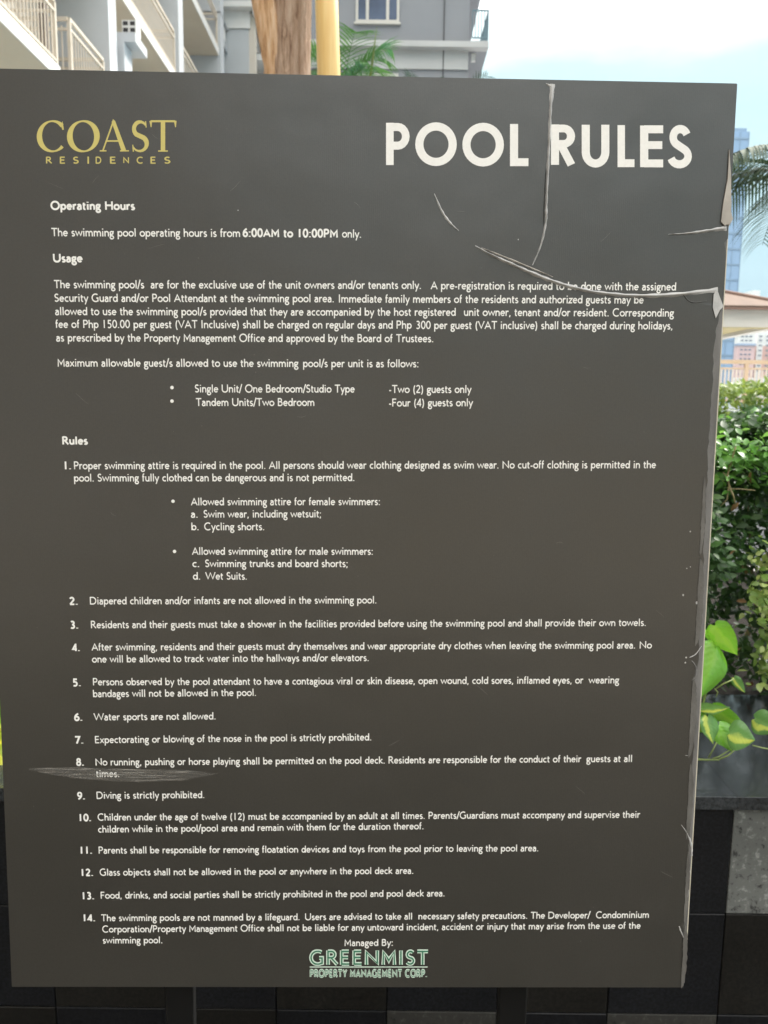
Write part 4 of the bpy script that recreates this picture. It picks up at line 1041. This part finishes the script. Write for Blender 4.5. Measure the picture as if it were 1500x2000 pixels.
for k, z in enumerate(FZ):
    for bi, (a, b) in enumerate(bays):
        sl_ = part('balcony', 'white_paint', WB, BX, a, b, z-.22, z)
        MB().box(WB+.01-O_.x, BX-.02-O_.x, a+.01-O_.y, b-.01-O_.y, z-.228, z-.2205).build('ceiling_panel', M['soffit'], sl_)
        rl = MB(); x1 = BX-.05-O_.x; x0 = WB-O_.x; y0 = a+.05-O_.y; y1 = b-.05-O_.y
        for (zz0, zz1) in ((z+1.02, z+1.08), (z+.86, z+.90), (z+.06, z+.10)):
            rl.box(x1-.025, x1+.025, y0, y1, zz0, zz1); rl.box(x0, x1-.026, y0-.025, y0+.025, zz0, zz1); rl.box(x0, x1-.026, y1-.025, y1+.025, zz0, zz1)
        for yy in (y0, y1): rl.box(x1-.03, x1+.03, yy-.03, yy+.03, z, z+1.02)
        rl.build('railing', M['rail_cream'], sl_)
        # recessed door and window
        ym = (a+b)/2; dw = min(1.6, (b-a)*.5)
        part('door', 'door', WB, WB+.03, ym-dw/2, ym+dw/2, z, z+2.1)
        if 0 < k < 4 and bi > 8 and nb < 280:
            n_ = int((b-a-.1)/.125)
            for i in range(1, n_):
                if nb > 285: break
                link('bar', bar_me, None, sl_, Matrix.Translation((x1, y0+(y1-y0)*i/n_, z+.02))); nb += 1
            for i in range(1, 8):
                link('bar', bar_me, None, sl_, Matrix.Translation((x0+(x1-x0)*i/8, y0, z+.02))); nb += 1
part('gap_strip', 'brown', -6.12, -5.99, 14.42, 14.55, 0, 19.4)  # thin dark strip standing in the gap between two balcony bays
# AC unit with dark grille under slab two
def vent_box(root, cx_, cy, cz, wx, wz, dep, nx, nzz, name='condenser'):
    o_ = Vector(root.location); b = MB().box(cx_-wx/2-o_.x, cx_+wx/2-o_.x, cy-o_.y, cy+dep-o_.y, cz-wz/2, cz+wz/2).build(name, M['white_paint'], root)
    for i in range(nx):
        for j in range(nzz):
            gx = cx_-wx/2+wx*(i+.5)/nx; gz = cz-wz/2+wz*(j+.5)/nzz
            MB().box(gx-wx/nx*.34-o_.x, gx+wx/nx*.34-o_.x, cy-.006-o_.y, cy+.004-o_.y, gz-wz/nzz*.3, gz+wz/nzz*.3).build('grille_opening', M['dark'], b)
    return b
def ledge_at(px0, px1, py0, py1, Y, dep, mat, nm, root=ab):
    A = P(px0, py1, Y); B = P(px1, py0, Y); return part(nm, mat, min(A.x, B.x), max(A.x, B.x), Y, Y+dep, A.z, B.z, root=root)
c_ = P(252, 52, 17.5); vent_box(ab, c_.x, 17.5, c_.z, .30, .26, .3, 2, 2, 'vent')
ledge_at(222, 264, 63, 81, 17.3, .8, 'pale_grey', 'vent_ledge')
ledge_at(222, 242, 81, 160, 17.25, .5, 'pale_grey', 'service_duct')

# second, projecting block of that building
Y2 = 28.9
pb = empty('grey_white_corner_block', (BX, Y2+3, 0)); tag(pb, 'grey and white corner block with a ledge and louvred vent box left of tree', 'apartment block')
xa, xb_ = P(411, 90, Y2).x, P(486, 90, Y2).x
part('wall', 'mid_grey', xa, xb_, Y2, Y2+6, 0, P(450, 57, Y2).z, root=pb)
part('band', 'white_paint', xa-.02, xb_+.05, Y2-.05, Y2+6, P(450, 56, Y2).z, P(450, 22, Y2).z, root=pb)
part('ledge', 'white_paint', xa-.5, xb_+.18, Y2-.35, Y2+7, P(450, 22, Y2).z+.002, P(450, 12, Y2).z, root=pb)
part('wall', 'mid_grey', xa, xb_, Y2+.1, Y2+6, P(450, 12, Y2).z, 19.0, root=pb)
for zz in (P(450, 150, Y2).z, P(450, 90, Y2).z):
    part('balcony', 'white_paint', xb_+.002, xb_+1.0, Y2+.6, Y2+4.6, zz-.2, zz, root=pb)
part('pier', 'cream', xb_+.001, xb_+.22, Y2+.05, Y2+.35, 0, P(450, 24, Y2).z, root=pb)
part('pier', 'cream', xb_+.6, xb_+.85, Y2+4.7, Y2+5.1, 0, P(450, 24, Y2).z, root=pb)
part('wall', 'cream', xb_+.001, xb_+3.2, Y2+5.2, Y2+8, 0, 18.0, root=pb)
lz = P(450, 12, Y2).z
part('ledge', 'white_paint', xb_+.182, xb_+.55, Y2-.2, Y2+9, lz-.34, lz-.02, root=pb)
c_ = P(415, 42, Y2-1.2); vb_ = vent_box(pb, c_.x, Y2-1.25, c_.z, .42, .44, 1.2, 3, 3, 'vent_box')
part('vent_hood', 'grey_metal', c_.x-.27, c_.x+.30, Y2-1.3, Y2-.002, c_.z+.225, c_.z+.27, root=pb)
part('vent_bracket', 'grey_metal', c_.x-.24, c_.x+.24, Y2-1.2, Y2-.002, c_.z-.48, c_.z-.225, root=pb)

# ------------------------------------------------------------------ central grey tower block
Y3 = 31.0
cb = empty('blue_grey_residential_block', (0, Y3+6, 0)); tag(cb, 'blue grey residential block with off white bands and a side balcony behind the palm', 'apartment block')
zl1 = P(800, 88, Y3).z; 
xr = P(915, 120, Y3).x; xl = P(560, 90, Y3).x; xs_ = P(952, 95, Y3).x
part('wall', 'blue_grey', xl, xr, Y3, Y3+12, 0, 26, root=cb)
part('roof', 'pale_grey', xl-.3, xs_, Y3-.3, Y3+12.3, 26, 26.3, root=cb)
H3 = 3.2
def wbox(px, z, wd, ht, panes, root, Y, name='window'):
    o_ = Vector(root.location); x = P(px, 60, Y).x-o_.x; y = Y-o_.y
    f = MB(); fr = .09; x0, x1 = x-wd/2, x+wd/2
    f.box(x0, x1, y-.06, y+.0, z, z+fr); f.box(x0, x1, y-.06, y+.0, z+ht-fr, z+ht)
    f.box(x0, x0+fr, y-.06, y, z+fr, z+ht-fr); f.box(x1-fr, x1, y-.06, y, z+fr, z+ht-fr)
    cuts = [0]; 
    for p_ in panes: cuts.append(cuts[-1]+p_)
    xs = [x0+fr+(wd-2*fr)*c/cuts[-1] for c in cuts]
    for c in xs[1:-1]: f.box(c-.055, c+.055, y-.055, y, z+fr, z+ht-fr)
    fo = f.build(name, M['rail_cream'] if root is not cb else M['beam'], root)
    f.v = []; 
    for i in range(len(panes)):
        MB().box(xs[i]+(.055 if i else 0), xs[i+1]-(.055 if i < len(panes)-1 else 0), y-.02, y-.004, z+fr, z+ht-fr).build('pane', M['glass'], fo)
    MB().box(x0-.06, x1+.06, y-.11, y-.001, z-.07, z-.001).build('sill', M['beam'], fo)
    return fo
for k in (-3,-2,-1,0,1,2):
    z = zl1+k*H3
    part('slab_ledge', 'band', xl-.05, xs_, Y3-.38, Y3-.001, z-.20, z, root=cb)
    part('side_slab', 'blue_grey', xr+.001, xs_, Y3, Y3+12, z-.20, z-.002, root=cb)
    part('band', 'band', xl, xr-.02, Y3-.07, Y3-.002, z-.86, z-.201, root=cb)
    wz = P(737, 45, Y3).z-zl1
    wbox(737, z+wz, 1.62, 1.42, (1,2.2,1), cb, Y3)
    # side balcony railing
    x0 = xr+.08; x1 = xs_-.06; bl = part('side_balcony', 'band', xr+.004, xs_-.02, Y3-.34, Y3+4, z+.001, z+.03, root=cb)
    oz = Vector(cb.location); rl = MB()
    for zz in (z+.12, z+1.06): 
        rl.box(x0-oz.x, x1-oz.x, Y3-.33-oz.y, Y3-.29-oz.y, zz, zz+.045); rl.box(x1-oz.x+.002, x1+.04-oz.x, Y3-.33-oz.y, Y3+3.9-oz.y, zz, zz+.045)
    rl.box(x1-oz.x+.002, x1+.04-oz.x, Y3-.335-oz.y, Y3-.285-oz.y, z+.03, z+1.1)
    rl.build('railing', M['rail_blue'], bl)
    if k in (0, 1):
        bm_ = MB().box(-.016, .016, -.016, .016, 0, .9).mesh('bar'); bm_.materials.append(M['rail_blue'])
        for i in range(5): link('bar', bm_, None, bl, Matrix.Translation((x0+(x1-x0)*i/5-oz.x, Y3-.31-oz.y, z+.16)))
        for i in range(1, 16): link('bar', bm_, None, bl, Matrix.Translation((x1+.02-oz.x, Y3-.31+i*.26-oz.y, z+.16)))
    MB().box(xr+.12-oz.x, xr+.27-oz.x, Y3+.1-oz.y, Y3+.25-oz.y, z+2.72, z+2.98).build('wall_lamp', M['white_paint'], cb)
for px in (867,): 
    x = P(px, 50, Y3).x; part('drain_pipe', 'dark', x-.02, x+.02, Y3-.075, Y3-.071, 0, 26, root=cb)

# ------------------------------------------------------------------ gazebo, railing
GY = 26.0
gz_ = empty('hip_roof_gazebo', (P(1372, 640, GY).x, GY+2, 1.724)); tag(gz_, 'white gazebo with a brown hipped roof beyond the hedge', 'gazebo')
go = Vector(gz_.location); hw = 2.5; zb0 = P(1450, 642, GY).z-go.z; zb1 = P(1450, 609, GY).z-go.z; ap = P(1395, 566, GY+1.0).z-go.z
cxg = 0
f_ = MB()
for (x0, x1, y0, y1) in ((-hw, hw, -hw, -hw+.35), (-hw, hw, hw-.35, hw), (-hw, -hw+.35, -hw+.351, hw-.351), (hw-.35, hw, -hw+.351, hw-.351)): f_.box(x0, x1, y0, y1, zb0, zb1)
f_.build('beam', M['beam'], gz_)
f_ = MB()
for x0 in (-hw+.351,): f_.box(-hw+.351, hw-.351, -hw+.351, hw-.351, zb0+.12, zb0+.15)
f_.build('ceiling', M['tan_soffit'], gz_)
MB().box(-hw+.01, hw-.01, -hw+.01, -hw+.34, zb0-.02, zb0-.001).build('beam_underside', M['tan_soffit'], gz_)
e_ = hw+.25; rz = zb1+.05
def rpoly(a, b, c, nm):
    mb = MB(); n_ = (Vector(b)-Vector(a)).cross(Vector(c)-Vector(a)).normalized()*.06
    if n_.z < 0: n_ = -n_
    A, B, C = map(Vector, (a, b, c)); mb.v = [tuple(x) for x in (A, B, C, A+n_, B+n_, C+n_)]; mb.f = [(0,2,1),(3,4,5),(0,1,4,3),(1,2,5,4),(2,0,3,5)]
    return mb.build(nm, M['roof'], gz_)
cr_ = [(-e_,-e_,rz),(e_,-e_,rz),(e_,e_,rz),(-e_,e_,rz)]; apx = (0, 0, ap+.25)
for i in range(4): rpoly(cr_[i], cr_[(i+1) % 4], apx, 'roof')
for c in cr_: MB().tube([Vector(c)+Vector((0,0,.07)), Vector(apx)+Vector((0,0,.08))], .07, 8).build('hip_ridge', M['roof_ridge'], gz_)
f_ = MB(); f_.box(-e_, e_, -e_-.02, -e_+.04, rz-.07, rz); f_.box(-e_, e_, e_-.04, e_+.02, rz-.07, rz); f_.box(-e_-.02, -e_+.04, -e_+.05, e_-.05, rz-.07, rz); f_.box(e_-.04, e_+.02, -e_+.05, e_-.05, rz-.07, rz)
f_.build('eave_board', M['roof_ridge'], gz_)
for sx in (-1, 1):
    for sy in (-1, 1): MB().box(sx*(hw-.2)-.15, sx*(hw-.2)+.15, sy*(hw-.2)-.15, sy*(hw-.2)+.15, 0, zb0-.022).build('column', M['beam'], gz_)

FY = 22.0
fr_ = empty('tan_railing', (9, FY, 1.724)); tag(fr_, 'tan metal railing with pale upright bars on the terrace edge', 'railing')
fo = Vector(fr_.location); zt1 = P(1450, 703, FY).z-fo.z; zt0 = P(1450, 711, FY).z-fo.z; zm1 = P(1450, 718, FY).z-fo.z
x0, x1 = 5.2-9, 16.0-9
MB().box(x0, x1, -.04, .04, zt0, zt1).build('top_rail', M['rail_tan'], fr_); MB().box(x0, x1, -.02, .02, zm1-.05, zm1).build('mid_rail', M['rail_tan'], fr_); MB().box(x0, x1, -.02, .02, .06, .12).build('bottom_rail', M['rail_tan'], fr_)
px = P(1457, 730, FY).x-fo.x; ps_ = MB().box(-.05, .05, -.05, .05, 0, zt0-.001).mesh('post'); ps_.materials.append(M['rail_tan'])
for i in range(-3, 4):
    if x0 < px+i*1.9 < x1: link('post', ps_, None, fr_, Matrix.Translation((px+i*1.9, 0, 0)))
bm_ = MB().box(-.02, .02, -.012, .012, .121, zm1-.051).mesh('bar'); bm_.materials.append(M['bar_pale'])
xx = x0+.05
while xx < x1:
    if min(abs(((xx-px)/1.9) % 1), 1-abs(((xx-px)/1.9) % 1))*1.9 > .06: link('bar', bm_, None, fr_, Matrix.Translation((xx, 0, 0)))
    xx += .105

# ------------------------------------------------------------------ unseen block and deck, added to give the vinyl a soft warm sheen
rb_ = empty('added_sheen_block', (8, -28, 0)); tag(rb_, 'unseen beige block added behind the camera for the soft sheen in the board', 'apartment block')
def rpart(nm, mat, x0, x1, y0, y1, z0, z1): return MB().box(x0-8, x1-8, y0+28, y1+28, z0, z1).build(nm, M[mat], rb_)
rpart('wall', 'tan_wall', -5.5, 34, -36, -24, 0, 7.6); rpart('roof', 'band', -5.8, 34.3, -36.3, -23.6, 7.6, 7.9)
wm = MB().box(-.8, .8, -.03, .03, 0, 1.3).mesh('window'); wm.materials.append(M['glass'])
for k in range(3):
    if k < 2: rpart('ledge', 'band', -5.5, 34, -23.99, -23.6, 3.0*k+2.9, 3.0*k+3.05)
    for i in range(9): link('window', wm, None, rb_, Matrix.Translation((-11+i*4.2, 4.01, 2.7*k+.8)))
o = MB().box(-5.6, 40, -23.5, -3.8, .004, .012).build('added_rear_deck', M['deck_beige']); o['kind'] = 'structure'  # unseen deck strip added to lighten the reflection low on the board
# ------------------------------------------------------------------ the city beyond
def city(name, label, cat, px0, px1, pyt, Y, dep, mat, group=None):
    A = P(px0, 789, Y); B = P(px1, 789, Y); r_ = empty(name, ((A.x+B.x)/2, Y, 0)); tag(r_, label, cat, group)
    return r_, (B.x-A.x)/2, P((px0+px1)/2, pyt, Y).z
TYD = 190.0
xr_t = P(1464, 256, TYD).x; xl_t = xr_t-8.2; zt_ = P(1455, 257, TYD).z
tw_ = empty('blue_glass_tower', ((xl_t+xr_t)/2, TYD, 0)); tag(tw_, 'tall hazy blue glass tower rising at the right of the board', 'tower')
hwid = (xr_t-xl_t)/2
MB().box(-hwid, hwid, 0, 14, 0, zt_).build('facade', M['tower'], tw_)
MB().box(-hwid+.5, hwid-.4, .5, 13, zt_, zt_+.9).build('parapet', M['tower_line'], tw_)
fm = MB().box(-hwid-.05, hwid+.05, -.12, 0, -.22, .22).mesh('floor_band'); fm.materials.append(M['tower_line'])
z = 3.6
while z < zt_-1: link('floor_band', fm, None, tw_, Matrix.Translation((0, 0, z))); z += 3.55
fm2 = MB().box(-.07, .07, -.1, 0, 0, zt_).mesh('mullion'); fm2.materials.append(M['tower_line'])
for i in range(5): link('mullion', fm2, None, tw_, Matrix.Translation((-hwid+i*hwid/2, -.01, 0)))
def wins(root, xs, zs, w_, h_, yy=-.25):
    me = MB().box(-w_/2, w_/2, 0, .2, -h_/2, h_/2).mesh('window'); me.materials.append(M['city_window'])
    for x_ in xs:
        for z_ in zs: link('window', me, None, root, Matrix.Translation((x_, yy, z_)))
CY = 360.0
r1, h1, z1 = city('pink_white_office_block', 'pink city block with a white top storey, left of the coral one', 'city building', 1432, 1466, 648, CY, 20, None)
zp = P(1450, 675, CY).z; zw = P(1450, 671, CY).z
MB().box(-h1, h1, 0, 20, 0, zp).build('pink_wall', M['pink'], r1); MB().box(-h1-.3, h1+.3, -.5, 20, zp, zw).build('trim', M['city_blue'], r1); MB().box(-h1, h1, 0, 20, zw, z1).build('white_wall', M['city_white'], r1)
u = CY/FPX
wins(r1, [(-9+i*8)*u for i in range(3)], [P(1450, y_, CY).z for y_ in (657, 665)], 5*u, 2.4*u); wins(r1, [(-9+i*8)*u for i in range(3)], [P(1450, y_, CY).z for y_ in (683, 692, 701, 711, 721, 731)], 4.5*u, 2.6*u)
r2, h2, z2 = city('coral_white_office_block', 'coral red city block with white upper storeys behind the tan railing', 'city building', 1469, 1530, 643, CY+8, 20, None)
zc = P(1485, 676, CY+8).z
MB().box(-h2, h2, 0, 20, 0, zc).build('coral_wall', M['coral'], r2); MB().box(-h2, h2, 0, 20, zc, z2).build('white_wall', M['city_white'], r2); MB().box(-h2-.02, -h2+11*u, -.35, -.01, 0, zc).build('white_pilaster', M['city_white'], r2)
wins(r2, [-h2+(6+i*14)*u for i in range(4)], [P(1485, y_, CY).z for y_ in (654, 662, 672, 682, 692, 702, 712, 722)], 6*u, 2.4*u, -.6)
r3, h3, z3 = city('long_white_city_building', 'long white city building with blue roof trim seen over the gazebo roof', 'city building', 1468, 1560, 585, CY+60, 20, None)
MB().box(-h3, h3, 0, 20, 0, z3).build('wall', M['city_white'], r3); MB().box(-h3-.5, h3+.5, -.6, 20, z3, z3+.5).build('trim', M['city_blue'], r3)
u3 = (CY+60)/FPX; wins(r3, [-h3+(11+i*14)*u3 for i in range(6)], [P(1485, y_, CY+60).z for y_ in (589.5, 597, 605, 613)], 8*u3, 2.2*u3)
r4, h4, z4 = city('distant_slim_tower', 'faint slim tower on the skyline just above the gazebo roof', 'tower', 1452, 1468, 567, 560, 20, None)
MB().box(-h4, h4, 0, 12, 0, z4).build('facade', M['city_white'], r4)
r5, h5, z5 = city('pale_low_city_block', 'pale low city block seen between the railing bars', 'city building', 1395, 1600, 738, 300, 20, None)
MB().box(-h5, h5, 0, 20, 0, z5).build('wall', M['city_white'], r5)

# ------------------------------------------------------------------ hazy air
HAZE = True
if HAZE:
    hm = bpy.data.materials.new('haze'); hm.use_nodes = True; t = hm.node_tree; t.nodes.clear()
    vo = t.nodes.new('ShaderNodeVolumePrincipled'); vo.inputs['Density'].default_value = .0003; vo.inputs['Color'].default_value = (.80, .93, 1, 1); vo.inputs['Anisotropy'].default_value = .2
    oo = t.nodes.new('ShaderNodeOutputMaterial'); t.links.new(vo.outputs[0], oo.inputs['Volume'])
    hz_o = MB().box(-420, 420, -60, 700, -1, 122).build('haze', hm); hz_o['kind'] = 'stuff'
